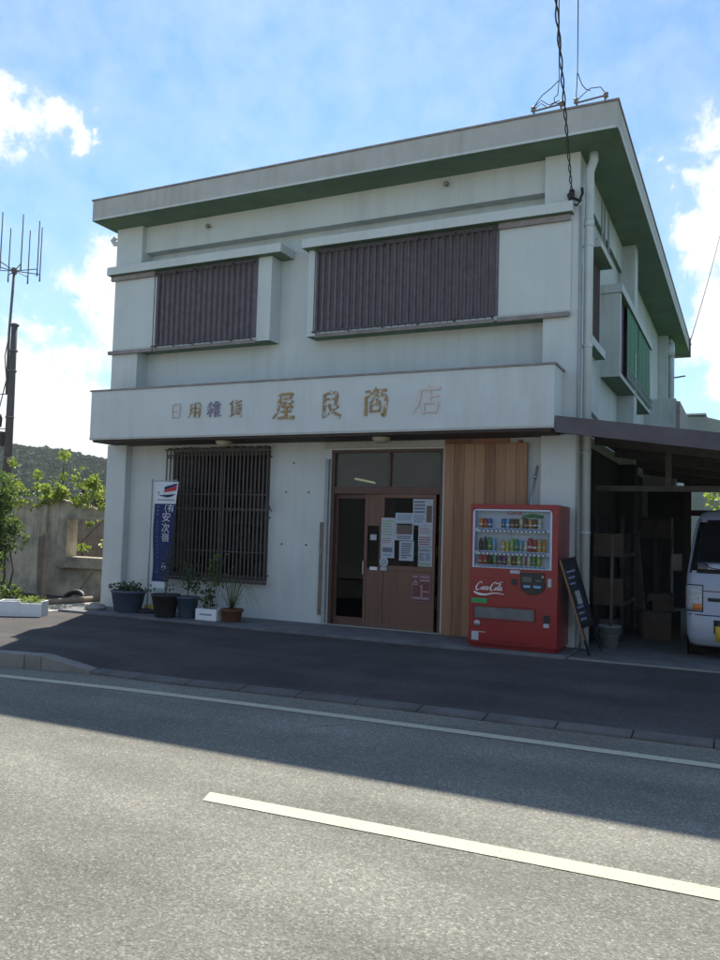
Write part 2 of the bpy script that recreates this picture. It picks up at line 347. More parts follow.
# ------------------------------------------------------------------ camera, sun, sky
cam = bpy.data.cameras.new('camera'); co = bpy.data.objects.new('camera', cam); COL.objects.link(co); sc.camera = co
yaw, pitch, roll, F = 0.44638519, 0.05860592, 0.02877019, 813.31
f = Vector((-math.sin(yaw)*math.cos(pitch), math.cos(yaw)*math.cos(pitch), math.sin(pitch))); r0 = Vector((math.cos(yaw), math.sin(yaw), 0)); u0 = r0.cross(f)
rr = math.cos(roll)*r0+math.sin(roll)*u0; uu = -math.sin(roll)*r0+math.cos(roll)*u0
mt = Matrix((rr, uu, -f)).transposed().to_4x4(); mt.translation = (9.93872, -10.68173, 1.48368); co.matrix_world = mt
cam.sensor_fit = 'HORIZONTAL'; cam.sensor_width = 36; cam.lens = F/720*36; cam.clip_end = 3000; cam.clip_start = .05

SUN = Vector((-2.97, 5.33, 7.03)).normalized()
sl = bpy.data.lights.new('sun', 'SUN'); sl.energy = 5.0; sl.angle = R(.53); sl.color = (1, .93, .80)
so = bpy.data.objects.new('sun', sl); COL.objects.link(so); so.rotation_euler = SUN.to_track_quat('Z', 'Y').to_euler(); so.location = (-20, 40, 50)
w = bpy.data.worlds.new('World'); sc.world = w; w.use_nodes = True; nt = w.node_tree; L = nt.links.new
bg = nt.nodes['Background']; bg.inputs['Strength'].default_value = .085
sky = N(nt, 'ShaderNodeTexSky'); sky.sky_type = 'NISHITA'; sky.sun_disc = False
sky.sun_elevation = math.asin(SUN.z); sky.sun_rotation = math.atan2(SUN.x, SUN.y); sky.air_density = 1.; sky.dust_density = .15; sky.ozone_density = 1.6
tc = N(nt, 'ShaderNodeTexCoord'); nz = N(nt, 'ShaderNodeVectorMath', operation='NORMALIZE'); L(tc.outputs['Generated'], nz.inputs[0])
blobs = [((-.700,.575,.435),.04), ((-.692,.592,.41),.034), ((-.668,.611,.425),.02), ((-.660,.625,.416),.02), ((-.655,.632,.40),.02), ((-.64,.648,.404),.010),
         ((-.675,.685,.272),.045), ((-.650,.705,.25),.05), ((-.66,.715,.215),.045), ((-.72,.678,.147),.09), ((-.755,.64,.15),.075), ((-.69,.71,.11),.085), ((-.765,.635,.09),.07), ((-.64,.75,.13),.08), ((-.74,.66,.05),.1),
         ((-.040,.926,.374),.042), ((-.005,.93,.385),.07), ((-.015,.955,.325),.05), ((-.04,.94,.335),.035), ((-.099,.908,.408),.012), ((-.035,.966,.245),.055), ((-.03,.97,.2),.05), ((.0,.965,.255),.05), ((-.02,.98,.17),.03), ((.03,.97,.2),.05), ((-.03,.99,.1),.04),
         ((.35,.9,.25),.16), ((.6,.75,.28),.14), ((-.95,.2,.2),.17), ((-.9,.1,.4),.12)]
wn_ = N(nt, 'ShaderNodeTexNoise', Scale=13., Detail=6., Roughness=.6); L(nz.outputs[0], wn_.inputs['Vector'])
wc = N(nt, 'ShaderNodeVectorMath', operation='MULTIPLY_ADD'); L(wn_.outputs['Color'], wc.inputs[0]); wc.inputs[1].default_value = (.11, .11, .11); L(nz.outputs[0], wc.inputs[2])
wb = N(nt, 'ShaderNodeVectorMath', operation='SUBTRACT'); L(wc.outputs[0], wb.inputs[0]); wb.inputs[1].default_value = (.055, .055, .055)
acc = None
for d, rad in blobs:
    d = Vector(d).normalized()
    ds = N(nt, 'ShaderNodeVectorMath', operation='DISTANCE'); L(wb.outputs[0], ds.inputs[0]); ds.inputs[1].default_value = d
    a = N(nt, 'ShaderNodeMapRange'); a.inputs[1].default_value = rad*1.7; a.inputs[2].default_value = 0.; L(ds.outputs['Value'], a.inputs[0])
    if acc is None: acc = a.outputs[0]
    else:
        mxx = N(nt, 'ShaderNodeMath', operation='SMOOTH_MAX'); mxx.inputs[2].default_value = .25; L(acc, mxx.inputs[0]); L(a.outputs[0], mxx.inputs[1]); acc = mxx.outputs[0]
n1 = N(nt, 'ShaderNodeTexNoise', Scale=17., Detail=13., Roughness=.68, Distortion=.3); L(nz.outputs[0], n1.inputs['Vector'])
ns = N(nt, 'ShaderNodeMath', operation='MULTIPLY_ADD'); L(n1.outputs['Fac'], ns.inputs[0]); ns.inputs[1].default_value = 1.6; L(acc, ns.inputs[2])
cr = N(nt, 'ShaderNodeMapRange', interpolation_type='SMOOTHERSTEP'); L(ns.outputs[0], cr.inputs[0]); cr.inputs[1].default_value = 1.06; cr.inputs[2].default_value = 1.66
# thin veil round the clouds
ve = N(nt, 'ShaderNodeMapRange'); L(ns.outputs[0], ve.inputs[0]); ve.inputs[1].default_value = .62; ve.inputs[2].default_value = 1.6; ve.inputs[4].default_value = .34
mxv = N(nt, 'ShaderNodeMath', operation='MAXIMUM'); L(cr.outputs[0], mxv.inputs[0]); L(ve.outputs[0], mxv.inputs[1])
mx = N(nt, 'ShaderNodeMix', data_type='RGBA'); L(mxv.outputs[0], mx.inputs[0])
gm = N(nt, 'ShaderNodeMix', data_type='RGBA', blend_type='MULTIPLY'); gm.inputs[0].default_value = 1.; L(sky.outputs[0], gm.inputs[6]); gm.inputs[7].default_value = (.80, 1.08, 1.22, 1)
L(gm.outputs[2], mx.inputs[6]); mx.inputs[7].default_value = (8., 8.15, 8.3, 1)
L(mx.outputs[2], bg.inputs['Color'])
sc.view_settings.view_transform = 'Standard'; sc.view_settings.look = 'None'; sc.view_settings.exposure = .8; sc.view_settings.gamma = 1; sc.view_settings.use_curve_mapping = False
sc.cycles.max_bounces = 6; sc.cycles.transparent_max_bounces = 12; sc.cycles.use_denoising = True

# ------------------------------------------------------------------ ground, road
def lerp(a, b, t): return a+(b-a)*t
def poly(xs, pts):
    out = []
    for x in xs:
        for (a, ya), (b, yb) in zip(pts, pts[1:]):
            if a <= x <= b: out.append(lerp(ya, yb, (x-a)/(b-a))); break
    return out
LINE = [(-60, -11.5), (-10, -6.05), (0, -5.02), (3.05, -4.66), (4.49, -4.50), (5.8, -4.407), (6.98, -4.358), (8.18, -4.32), (9.76, -4.282), (14, -4.19), (60, -3.3)]
KERB = [(-60, -11.1), (-10, -5.65), (0, -4.68), (2.626, -4.285), (3.31, -4.13), (3.6, -4.085), (4.64, -4.07), (5.52, -3.99), (6.55, -3.90), (8.04, -3.85), (9.165, -3.80), (9.74, -3.77), (14, -3.7), (60, -2.8)]
def ky(x): return poly([x], KERB)[0]
def ly(x): return poly([x], LINE)[0]
def strip(name, xs, fy0, fy1, z, mt, kind='structure'):
    mb = MB(); V = [(mb.bm.verts.new((x, fy0(x), z)), mb.bm.verts.new((x, fy1(x), z))) for x in xs]
    for A, B in zip(V, V[1:]): mb.bm.faces.new((A[0], B[0], B[1], A[1]))
    return tag(mb.build(name, mt), kind=kind)
mb = MB(); mb.face([(-900,-900,-.17),(900,-900,-.17),(900,900,-.17),(-900,900,-.17)]); g = tag(mb.build('ground', 'soil'), kind='structure')
xs = [-60, -30, -10, -5, 0, 1.5, 3.05, 3.6, 4.49, 5.8, 6.98, 8.18, 9.76, 12, 14, 30, 60]
strip('road', xs, lambda x: ly(x)-6.2, lambda x: ky(x)+.02, -.13, 'road')
strip('road_edge_line', xs, lambda x: ly(x)-.06, lambda x: ly(x)+.06, -.126, 'paint')
strip('road_far_edge_line', xs, lambda x: ly(x)-5.2, lambda x: ly(x)-5.08, -.126, 'paint')
# centre dashes
mb = MB()
for k in range(-4, 5):
    x0 = 7.02+k*10.; x1 = x0+5.
    seg = [x0+(x1-x0)*i/6 for i in range(7)]
    V = [(mb.bm.verts.new((x+(.05 if i == 0 else 0), ly(x)-2.33+(-.0), -.126)), mb.bm.verts.new((x, ly(x)-2.19, -.126))) for i, x in enumerate(seg)]
    for A, B in zip(V, V[1:]): mb.bm.faces.new((A[0], B[0], B[1], A[1]))
tag(mb.build('road_centre_line', 'paint'), kind='structure')
# far verge across the road
strip('far_pavement', xs, lambda x: ly(x)-12, lambda x: ly(x)-6.2, -.08, 'palepath')
# forecourt asphalt sheet
def fz(x, y):
    k = ky(x)+.13; t = max(0., min(1., (y-k)/(-.7-k)))
    low = -.098 if x > 3.75 else (.005 if x < 3.1 else lerp(.005, -.098, (x-3.1)/.65))
    return lerp(low, .0, t**.8) + .006*noise.noise(Vector((x*.7, y*.7, 3)))
mb = MB(); X = [-14+i*.5 for i in range(34)]+[3.1, 3.4, 3.75]+[4+.5*i for i in range(21)]; X = sorted(set(X)); NY = 16
grid = []
for x in X:
    row = []
    for j in range(NY+1):
        y = lerp(ky(x)+.13, 0.2, j/NY)
        row.append(mb.bm.verts.new((x, y, fz(x, y))))
    for y in (3., 8., 14.): row.append(mb.bm.verts.new((x, y, -.005)))
    grid.append(row)
for A, B in zip(grid, grid[1:]):
    for j in range(len(A)-1): mb.bm.faces.new((A[j], B[j], B[j+1], A[j+1])).smooth = True
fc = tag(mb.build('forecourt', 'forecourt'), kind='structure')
# kerbs
def kerbs(name, x0, x1, step, ztop, wid, mt, zf=None, gap=.008):
    mb = MB(); x = x0
    while x < x1-.01:
        a, b_ = x+gap/2, min(x+step, x1)-gap/2
        ya, yb = ky(a), ky(b_); za = ztop(a); zb = ztop(b_); fa = (zf or ztop)(a); fb = (zf or ztop)(b_)
        j = rnd.uniform(-.006, .006)
        mb.hexa([(a,ya+j,-.16),(b_,yb+j,-.16),(b_,yb+wid+j,-.16),(a,ya+wid+j,-.16),(a,ya+j,fa),(b_,yb+j,fb),(b_,yb+wid+j,zb),(a,ya+wid+j,za)])
        x += step
    return tag(mb.build(name, mt, bevel=.012), kind='structure')
kerbs('raised_kerb', -30.1, 3.1, .6, lambda x: .02, .16, 'kerbl')
kerbs('kerb_ramp', 3.1, 3.7, .6, lambda x: lerp(.02, -.09, (x-3.1)/.6), .16, 'kerbl')
kerbs('flush_kerb', 3.7, 30, .6, lambda x: -.088, .17, 'kerb', lambda x: -.108)
# concrete strips
def slab(name, mt, x0, x1, y0, y1, z0, z1): return tag(MB().box(x0,x1,y0,y1,z0,z1).build(name, mt, bevel=.008), kind='structure')
slab('shop_apron', 'apron', -.1, 7.99, -.84, .2, -.1, .034)
slab('carport_floor', 'apron', 8.0, 13.2, -.74, 9., -.1, .012)
slab('floor_edge_strip', 'kerbl', 8.0, 13.2, -.80, -.742, -.1, .018)
slab('side_path', 'palepath', -1.0, -.101, -1.0, 6., -.1, .012)

# ------------------------------------------------------------------ the shop building
B = thing('shop_building', 'white two storey concrete shop with green eaves, balcony lettering and barred shuttered windows', 'shop')
mb = MB().wallholes(.38, 7.47, .03, 2.78, [(1.3, 3.2, .6, 2.66), (4.27, 6.05, .03, 2.64)], .15, .33)
mb.build('front_wall', 'wall', B)
mb = MB(); mb.box(.45, 7.47, .28, .45, 2.9, 6.1); mb.build('upper_front_wall', 'wall', B)
mb = MB(); mb.box(.45, 7.47, .10, .44, 6.1, 6.56, bottom=1); mb.build('upper_beam', ['wall', 'wall2'], B, .006)
# columns
mb = MB(); mb.box(0, .42, 0, .5, -.02, 2.78); mb.build('corner_column', 'wall', B, .01)
mb = MB(); mb.box(0, .56, 0, .5, 2.9, 6.552); mb.build('corner_column', 'wall', B, .01)
mb = MB(); mb.box(7.46, 7.93, 0, .39, -.02, 2.78); mb.build('corner_column', 'wall', B, .01)
mb = MB(); mb.box(7.46, 7.93, 0, .39, 2.9, 6.552); mb.build('corner_column', 'wall', B, .01)
# side, rear walls and floor slab between the storeys
mb = MB().wallholes(.39, 11.6, 0, 6.552, [(.95, 1.6, 4.2, 5.4)], 7.68, 7.88, axis='x'); mb.build('side_wall', 'wall2', B)
bx('side_wall', 'wall2', B, .03, .2, .5, 11.6, 0, 6.552)
bx('rear_wall', 'wall2', B, .2, 7.68, 11.4, 11.6, 0, 6.552)
bx('storey_slab', 'wall', B, .2, 7.67, .34, 11.4, 2.78, 2.9)
mb = MB(); mb.box(7.88, 7.94, .39, 3.9, 6.08, 6.552, bottom=1); mb.build('side_beam', ['wall2', 'soffit'], B, .006)
bx('side_pier', 'wall2', B, 7.88, 8.16, 3.9, 4.25, 0, 6.552, bevel=.01)
bx('side_pier', 'wall2', B, 7.88, 8.1, 10.9, 11.5, 0, 6.552, bevel=.01)
# roof
mb = MB(); mb.box(-.14, 8.47, -.47, 13.8, 6.552, 6.9, bottom=1); rf = mb.build('roof', ['fascia', 'soffit'], B, .008)
mb = MB(); mb.box(-.155, 8.485, -.485, 13.815, 6.9, 6.925); mb.build('roof_edge_trim', 'trim', rf)
mb = MB(); mb.box(8.47, 8.478, -.40, 13.7, 6.553, 6.62); mb.box(-.1, 8.44, -.478, -.47, 6.553, 6.585); mb.build('drip_edge', 'wall', rf)
# balcony with the shop name
mb = MB(); mb.box(.12, 7.75, -.556, -.43, 2.80, 3.6); mb.box(.12, .24, -.43, 0., 2.80, 3.6); mb.box(7.63, 7.75, -.43, -.002, 2.80, 3.6); mb.box(.24, 7.63, -.43, .28, 2.80, 2.9)
bal = mb.build('balcony', 'wall', B, .006)
mb = MB(); mb.box(.1, 7.77, -.575, -.41, 3.6, 3.625); mb.box(7.61, 7.77, -.41, 0, 3.6, 3.625); mb.box(.1, .26, -.41, 0, 3.6, 3.625); mb.build('balcony_cap', 'trim', bal)
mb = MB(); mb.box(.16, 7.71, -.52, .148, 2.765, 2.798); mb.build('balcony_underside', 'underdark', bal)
mb = MB(); mb.box(.121, 7.749, -.562, -.556, 2.80, 2.83); mb.build('drip_edge', 'fascia', bal)
# lettering: brush strokes in a 10x10 box
GL = {
 '屋': [([(2.6,9.2),(7.6,9.3),(8.0,8.9)],[.7,.9,.6]), ([(7.7,9.1),(7.5,7.7)],[.8,.5]), ([(3,7.6),(7.5,7.7)],[.6,.5]), ([(2.9,9.2),(2.7,5),(1.8,2.2),(.4,.4)],[1.,.9,.7,.2]),
        ([(3.5,6.1),(8.6,6.4)],[.5,.7]), ([(5.6,6.2),(4.2,4.6),(6.2,4.7),(7.6,4.6)],[.5,.5,.5,.6]), ([(7,5.7),(8.3,4.3)],[.4,.9]), ([(3.7,2.9),(8,3.1)],[.5,.7]), ([(5.9,4.4),(5.8,.8)],[.8,.8]), ([(2.4,.5),(6,.9),(9.3,.7)],[.6,.8,1.1])],
 '良': [([(4.8,10),(5.6,9.1)],[.4,.9]), ([(2.8,8.7),(2.8,.6)],[.9,.9]), ([(2.4,.5),(3.6,.9),(4.9,1.8)],[.9,.7,.3]), ([(3,8.6),(7.4,8.8),(7.3,4.7)],[.5,.9,.8]), ([(3,6.7),(7.1,6.8)],[.5,.5]), ([(3,4.8),(7.2,4.9)],[.5,.6]),
        ([(4.6,4.6),(6.2,2.2),(9.4,.3)],[.4,.9,1.3]), ([(8.5,4.2),(6.5,2.8)],[.9,.3])],
 '商': [([(4.8,10),(5.3,8.9)],[.4,.9]), ([(1,8.7),(9,9)],[.6,.9]), ([(3.2,8.5),(3.9,7.3)],[.4,.8]), ([(6.8,8.6),(5.9,7.3)],[.8,.3]), ([(1.4,7),(1.5,.3)],[.7,1.]), ([(1.6,6.9),(8.6,7.1),(8.6,1),(8.2,.3),(7.2,1)],[.5,.9,.9,.8,.2]),
        ([(4.1,6.8),(3.8,5.4),(2.8,4.6)],[.5,.5,.2]), ([(5.6,6.8),(5.7,5.2),(7,5)],[.5,.5,.7]), ([(3.3,4.1),(3.4,1.4)],[.6,.7]), ([(3.4,4),(6.7,4.1),(6.6,1.5)],[.4,.7,.6]), ([(3.4,1.8),(6.5,1.9)],[.5,.5])],
 '店': [([(5,10),(5.6,8.8)],[.4,1.]), ([(1.9,8.4),(9.2,8.8)],[.6,.9]), ([(2.1,8.4),(1.9,4.6),(.2,.6)],[1.,.9,.2]), ([(5.6,7.8),(5.6,3.9)],[.7,.7]), ([(5.7,6.1),(8.6,6.3)],[.5,.8]),
        ([(3.5,3.9),(3.8,.3)],[.7,.8]), ([(3.6,3.8),(8,4),(7.7,.5)],[.5,.9,.8]), ([(3.8,.9),(7.8,1)],[.5,.6])],
 '日': [([(2.6,9),(2.6,.6)],[.7,.8]), ([(2.7,8.8),(7.4,8.9),(7.4,.5)],[.5,.8,.8]), ([(2.7,5),(7.3,5)],[.6,.6]), ([(2.7,1.3),(7.3,1.3)],[.6,.6])],
 '用': [([(2.4,9),(2.3,4),(.8,.5)],[.8,.8,.3]), ([(2.5,8.8),(8.3,8.9),(8.3,1.1),(7,1)],[.5,.9,.9,.3]), ([(2.5,6.2),(8.2,6.2)],[.6,.6]), ([(2.4,3.7),(8.2,3.7)],[.6,.6]), ([(5.3,8.7),(5.3,.6)],[.7,.8])],
 '雑': [([(.8,8),(4.4,8.2),(4.3,6.9),(5,6.8)],[.5,.6,.6,.4]), ([(2.5,9.6),(2.2,7.6),(.5,6.2)],[.7,.6,.3]), ([(.5,5),(4.8,5.1)],[.6,.7]), ([(2.6,6.4),(2.6,.4)],[.7,.8]), ([(2.4,4.8),(.4,2)],[.6,.2]), ([(2.9,4.6),(4.5,3)],[.3,.8]),
        ([(6.3,9.8),(5.2,6.8)],[.7,.3]), ([(6,7.6),(5.9,.4)],[.7,.8]), ([(7.9,9.6),(7.5,7.8)],[.6,.5]), ([(6,7.7),(9.5,7.8)],[.5,.7]), ([(6,5.6),(9.2,5.7)],[.5,.6]), ([(6,3.4),(9.2,3.5)],[.5,.6]), ([(6,1.2),(9.7,1.2)],[.5,.7]), ([(7.8,7.6),(7.7,1.3)],[.6,.6])],
 '貨': [([(3,10),(.8,7.4)],[.7,.3]), ([(2.2,8.7),(2.2,6.4)],[.6,.7]), ([(8.4,9.3),(5.1,8)],[.7,.3]), ([(5,9.9),(5.1,7.2),(8.7,7)],[.7,.7,.9]), ([(2.4,6),(2.4,1.7)],[.6,.7]), ([(2.5,5.9),(7.8,6),(7.7,1.8)],[.5,.8,.7]),
        ([(2.5,4.7),(7.7,4.7)],[.4,.4]), ([(2.5,3.4),(7.7,3.4)],[.4,.4]), ([(2.5,2.1),(7.7,2.1)],[.4,.4]), ([(3.8,1.8),(1.2,.1)],[.7,.3]), ([(6.2,1.8),(9,.2)],[.4,.9])]}
def glyph(ch, x0, x1, z0, z1, mt, th=.009, y=-.562, slant=.03, fat=1.22):
    mb = MB(); sx = (x1-x0)/10; sz = (z1-z0)/10
    for i, (pts, ws) in enumerate(GL[ch]):
        ribbon(mb, pts, [q*fat for q in ws], y-th-.0007*i, th+.002+.0007*i, lambda u_, v_: (x0+u_*sx+v_*sz*slant, z0+v_*sz))
    return mb.build('letter', mt, bal)
for ch, a, b_, m_ in (('屋',3.63,4.04,'peelgold'),('良',4.38,4.78,'peelmix'),('商',5.09,5.49,'peelgold'),('店',5.85,6.27,'peelpale')): glyph(ch, a, b_, 3.02, 3.42, m_)
for ch, a, m_ in (('日',1.74,'peelpale'),('用',2.10,'peelmix'),('雑',2.46,'purpletx'),('貨',2.86,'peelmix')): glyph(ch, a, a+.27, 3.09, 3.345, m_, .012, fat=1.05)
# upper windows: projecting concrete boxes
def upper_window(x0, x1, hx0, hx1, sh0, sh1, pocket, big):
    z0, z1 = 4.36, 5.70
    mb = MB()
    mb.box(x0, x1, -.02, .279, z0-.0, z0+.06, bottom=1)
    mb.box(x0, sh0-.03, -.02, .10, z0+.06, z1); mb.box(sh1+.05, x1, -.02, .10, z0+.06, z1)
    mb.box(x0, x0+.05, .10, .279, z0+.06, z1); mb.box(x1-.05, x1, .10, .279, z0+.06, z1)
    w_ = mb.build('window', ['wall', 'soffit'], B, .006)
    mb = MB(); mb.box(hx0, hx1, -.15, .279, z1, z1+.14, bottom=1); mb.build('window_hood', ['wall', 'soffit'], w_, .006)
    # ribbed storm shutter
    mb = MB(); n = int(round((sh1-sh0)/.105)); p = (sh1-sh0)/n; prof = []
    for k in range(n):
        xa = sh0+k*p
        prof += [(xa, .055), (xa+p*.42, .055), (xa+p*.55, .02), (xa+p*.87, .02)]
    prof.append((sh1, .055))
    V = [(mb.bm.verts.new((a, q, z0+.09)), mb.bm.verts.new((a, q, z1-.05))) for a, q in prof]
    for A, C_ in zip(V, V[1:]): mb.bm.faces.new((A[0], C_[0], C_[1], A[1]))
    mb.box(sh0-.03, sh0, .0, .09, z0+.06, z1); mb.box(sh1, sh1+.05, .0, .09, z0+.06, z1)
    mb.box(sh0, sh1, .0, .09, z1-.05, z1); mb.box(sh0, sh1, .0, .09, z0+.06, z0+.09)
    mb.box(sh0, sh1, .06, .09, z0+.09, z1-.05)
    mb.build('shutter', 'shutter', w_)
    # rails of the shutter pocket
    a, b_ = pocket
    bx('shutter_rail', 'trim', w_, a, b_, -.075, -.021, z1-.085, z1-.005, bevel=.004); bx('shutter_rail', 'trim', w_, a, b_, -.075, -.021, z0-.03, z0+.03, bevel=.004)
    mb = MB(); mb.box(min(sh0,a)+.0, sh1+.06 if pocket[0] < sh0 else sh1, -.055, -.021, z0-.025, z0+.02); mb.build('sill_rail', 'trim', w_)
    # iron bars
    mb = MB(); n = int(round((sh1-sh0)/.105)); y = -.10
    for k in range(n+1):
        x = sh0+.0+k*(sh1-sh0)/n; mb.tube([(x, y, z0+.02), (x, y, z1-.03)], .008, 5)
    for z in (z0+.04, z1-.05): mb.tube([(sh0-.02, y-.008, z), (sh1+.02, y-.008, z)], .012, 5)
    for k in range(6):
        x = sh0+.02+k*(sh1-sh0-.04)/5
        mb.tube([(x, y, z0+.04), (x, -.0, z0+.03)], .01, 5); mb.tube([(x, y, z1-.05), (x, .0, z1-.06)], .01, 5)
    mb.build('window_bars', 'bar', w_)
upper_window(.03, 3.2, -.06, 3.43, .96, 2.9, (-.03, .93), False)
upper_window(3.86, 7.83, 3.8, 7.86, 4.02, 6.80, (6.85, 7.82), True)
# side window near the front corner
mb = MB(); mb.box(7.86, 8.11, .6, 1.66, 5.44, 5.54, bottom=1); sw = mb.build('window', ['wall2', 'soffit'], B, .006)
mb = MB(); mb.box(7.86, 8.02, .55, 1.66, 4.08, 4.2, bottom=1); mb.build('window_sill', ['wall2', 'soffit'], sw, .006)
bx('pane', 'glass', sw, 7.76, 7.765, .95, 1.6, 4.2, 5.4)
bx('curtain', 'purplesh', sw, 7.70, 7.72, .95, 1.6, 4.2, 5.4)
mb = MB()
for k in range(8): mb.tube([(7.93, 1.0+k*.085, 4.15), (7.93, 1.0+k*.085, 5.44)], .009, 5)
mb.build('window_bars', 'bar', sw)
# side bay with green blinds
mb = MB(); y0, y1 = 2.08, 6.3
mb.box(7.87, 8.17, y0, y0+.1, 3.98, 5.2); mb.box(7.87, 8.2, y0-.02, y1+.05, 5.2, 5.34, bottom=1); mb.box(7.87, 8.17, y0, y1, 3.9, 3.98, bottom=1); mb.box(7.87, 8.17, y1-.1, y1, 3.98, 5.2)
bay = mb.build('bay_window', ['wall2', 'soffit'], B, .006)
bx('blind', 'purplesh', bay, 8.08, 8.10, 2.2, 3.0, 4.02, 5.2)
for a, b_ in ((2.9, 4.3), (4.4, 6.2)):
    mb = MB(); n = 12
    V = [(mb.bm.verts.new((8.165+.012*math.sin(k*1.7), a+(b_-a)*k/n, 3.99)), mb.bm.verts.new((8.165, a+(b_-a)*k/n, 5.2))) for k in range(n+1)]
    for A, C_ in zip(V, V[1:]): mb.bm.faces.new((A[0], C_[0], C_[1], A[1]))
    mb.build('blind', 'greensh', bay)
mb = MB()
for k in range(14): mb.tube([(8.22, 2.6+k*.27, 3.96), (8.22, 2.6+k*.27, 4.13)], .010, 5)
for z in (4.0, 4.13): mb.tube([(8.22, 2.55, z), (8.22, 6.2, z)], .014, 5)
mb.build('laundry_rail', 'conduit', bay)
# rear annex parapet and its stair louvre
bx('annex_wall', 'wall2', B, 7.881, 8.52, 8.0, 11., 0, 4.48, bevel=.01)
bx('annex_wall', 'trim', B, 8.525, 8.60, 8.05, 10.5, 3.4, 4.42)
# ground floor window
mb = MB()
for a in ((1.3,1.36,.6,2.66),(3.14,3.2,.6,2.66),(1.36,3.14,.6,.66),(1.36,3.14,2.6,2.66),(2.22,2.28,.66,2.6),(1.36,2.22,1.7,1.74),(2.28,3.14,1.7,1.74)): mb.box(a[0],a[1],.19,.24,a[2],a[3])
gw = mb.build('window', 'bar', B)
bx('pane', 'glass', gw, 1.36, 3.14, .21, .215, .66, 2.6)
mb = MB(); V = []
for k in range(61):
    x = 1.32+k*1.86/60; y = .42+.03*math.sin(k*1.9); V.append((mb.bm.verts.new((x, y, 2.05)), mb.bm.verts.new((x, y, 2.66))))
for A, C_ in zip(V, V[1:]):
    mb.bm.faces.new((A[0], C_[0], C_[1], A[1]))
mb.build('curtain', 'underdark', gw)
mb = MB(); n = 27
for k in range(n+1): mb.box(1.27+k*1.95/n-.013, 1.27+k*1.95/n+.013, .025, .034, .60, 2.66)
for z in (.68, 1.05, 1.95, 2.58): mb.tube([(1.25, .045, z), (3.24, .045, z)], .012, 5)
mb.box(1.24, 3.25, .0, .06, .565, .60); mb.box(1.24, 3.25, .0, .06, 2.66, 2.685)
for k in range(14): mb.box(1.3+k*.142, 1.34+k*.142, .0, .148, 2.685, 2.7+.02*rnd.random()); 
for x in (1.27, 3.22):
    for z in (.7, 1.6, 2.55): mb.tube([(x, .03, z), (x, .17, z)], .012, 5)
for k in range(7): mb.tube([(3.23, .03, 1.9-k*.02), (3.26+.015*k, .0, 1.86-k*.03)], .006, 4)
mb.build('window_bars', 'bar', gw)
# doorway: frame, transom, three sliding leaves
M['maroon'] = mat('maroon_sheet', (.17, .065, .065), .8, .15, 40)
mb = MB(); mb.box(4.271,4.32,.17,.3,.04,2.639); mb.box(6.0,6.049,.17,.3,.04,2.639); mb.box(4.32,6.0,.17,.3,2.6,2.639); mb.box(4.32,6.0,.17,.3,1.985,2.09); mb.box(5.19,5.23,.18,.29,2.09,2.6)
df = mb.build('door_frame', 'doorframe', B, .004)
tp = [bx('transom_pane', 'greypane', df, 4.32, 5.19, .22, .225, 2.09, 2.6), bx('transom_pane', 'greypane', df, 5.23, 6.0, .22, .225, 2.09, 2.6)]
bx('threshold', 'metal', df, 4.27, 6.05, .12, .33, .03, .05)
mb = MB(); mb.box(4.32,4.36,.255,.285,.05,1.985); mb.box(4.36,4.82,.255,.285,.05,.16); mb.box(4.36,4.82,.255,.285,1.92,1.985)
d1 = mb.build('door', 'doorframe', B); bx('pane', 'glass', d1, 4.36, 4.82, .268, .272, .16, 1.92)
mb = MB(); mb.box(4.82,4.87,.215,.25,.05,1.985); mb.box(5.06,5.105,.215,.25,.05,1.985); mb.box(4.87,5.06,.22,.245,.05,.90); mb.box(4.87,5.06,.22,.245,1.52,1.985)
d2 = mb.build('door', 'doorwood', B, .003); bx('pane', 'glass', d2, 4.87, 5.06, .232, .236, .90, 1.52)
bx('handle', 'white', d2, 4.93, 5.05, .195, .215, .87, .92, bevel=.005); bx('notice', 'paper', d2, 4.92, 5.02, .212, .2145, 1.31, 1.39)
bx('handle', 'metal', d2, 4.81, 4.83, .19, .215, .80, 1.0, bevel=.004)
mb = MB(); mb.box(5.107,5.15,.18,.215,.05,1.985); mb.box(5.90,5.945,.18,.215,.05,1.985); mb.box(5.15,5.90,.18,.215,.05,.12); mb.box(5.15,5.90,.18,.215,.88,.95); mb.box(5.15,5.90,.18,.215,1.93,1.985); mb.box(5.15,5.90,.187,.21,.12,.88)
d3 = mb.build('door', 'doorwood', B, .003); bx('pane', 'glass', d3, 5.15, 5.90, .196, .2, .95, 1.93)
bx('backing_sheet', 'maroon', d3, 5.15,5.29,.204,.208,1.55,1.93); bx('backing_sheet', 'maroon', d3, 5.15,5.4,.204,.208,.95,1.08)
bx('handle', 'paper', d3, 5.11, 5.21, .174, .1795, .875, .925)
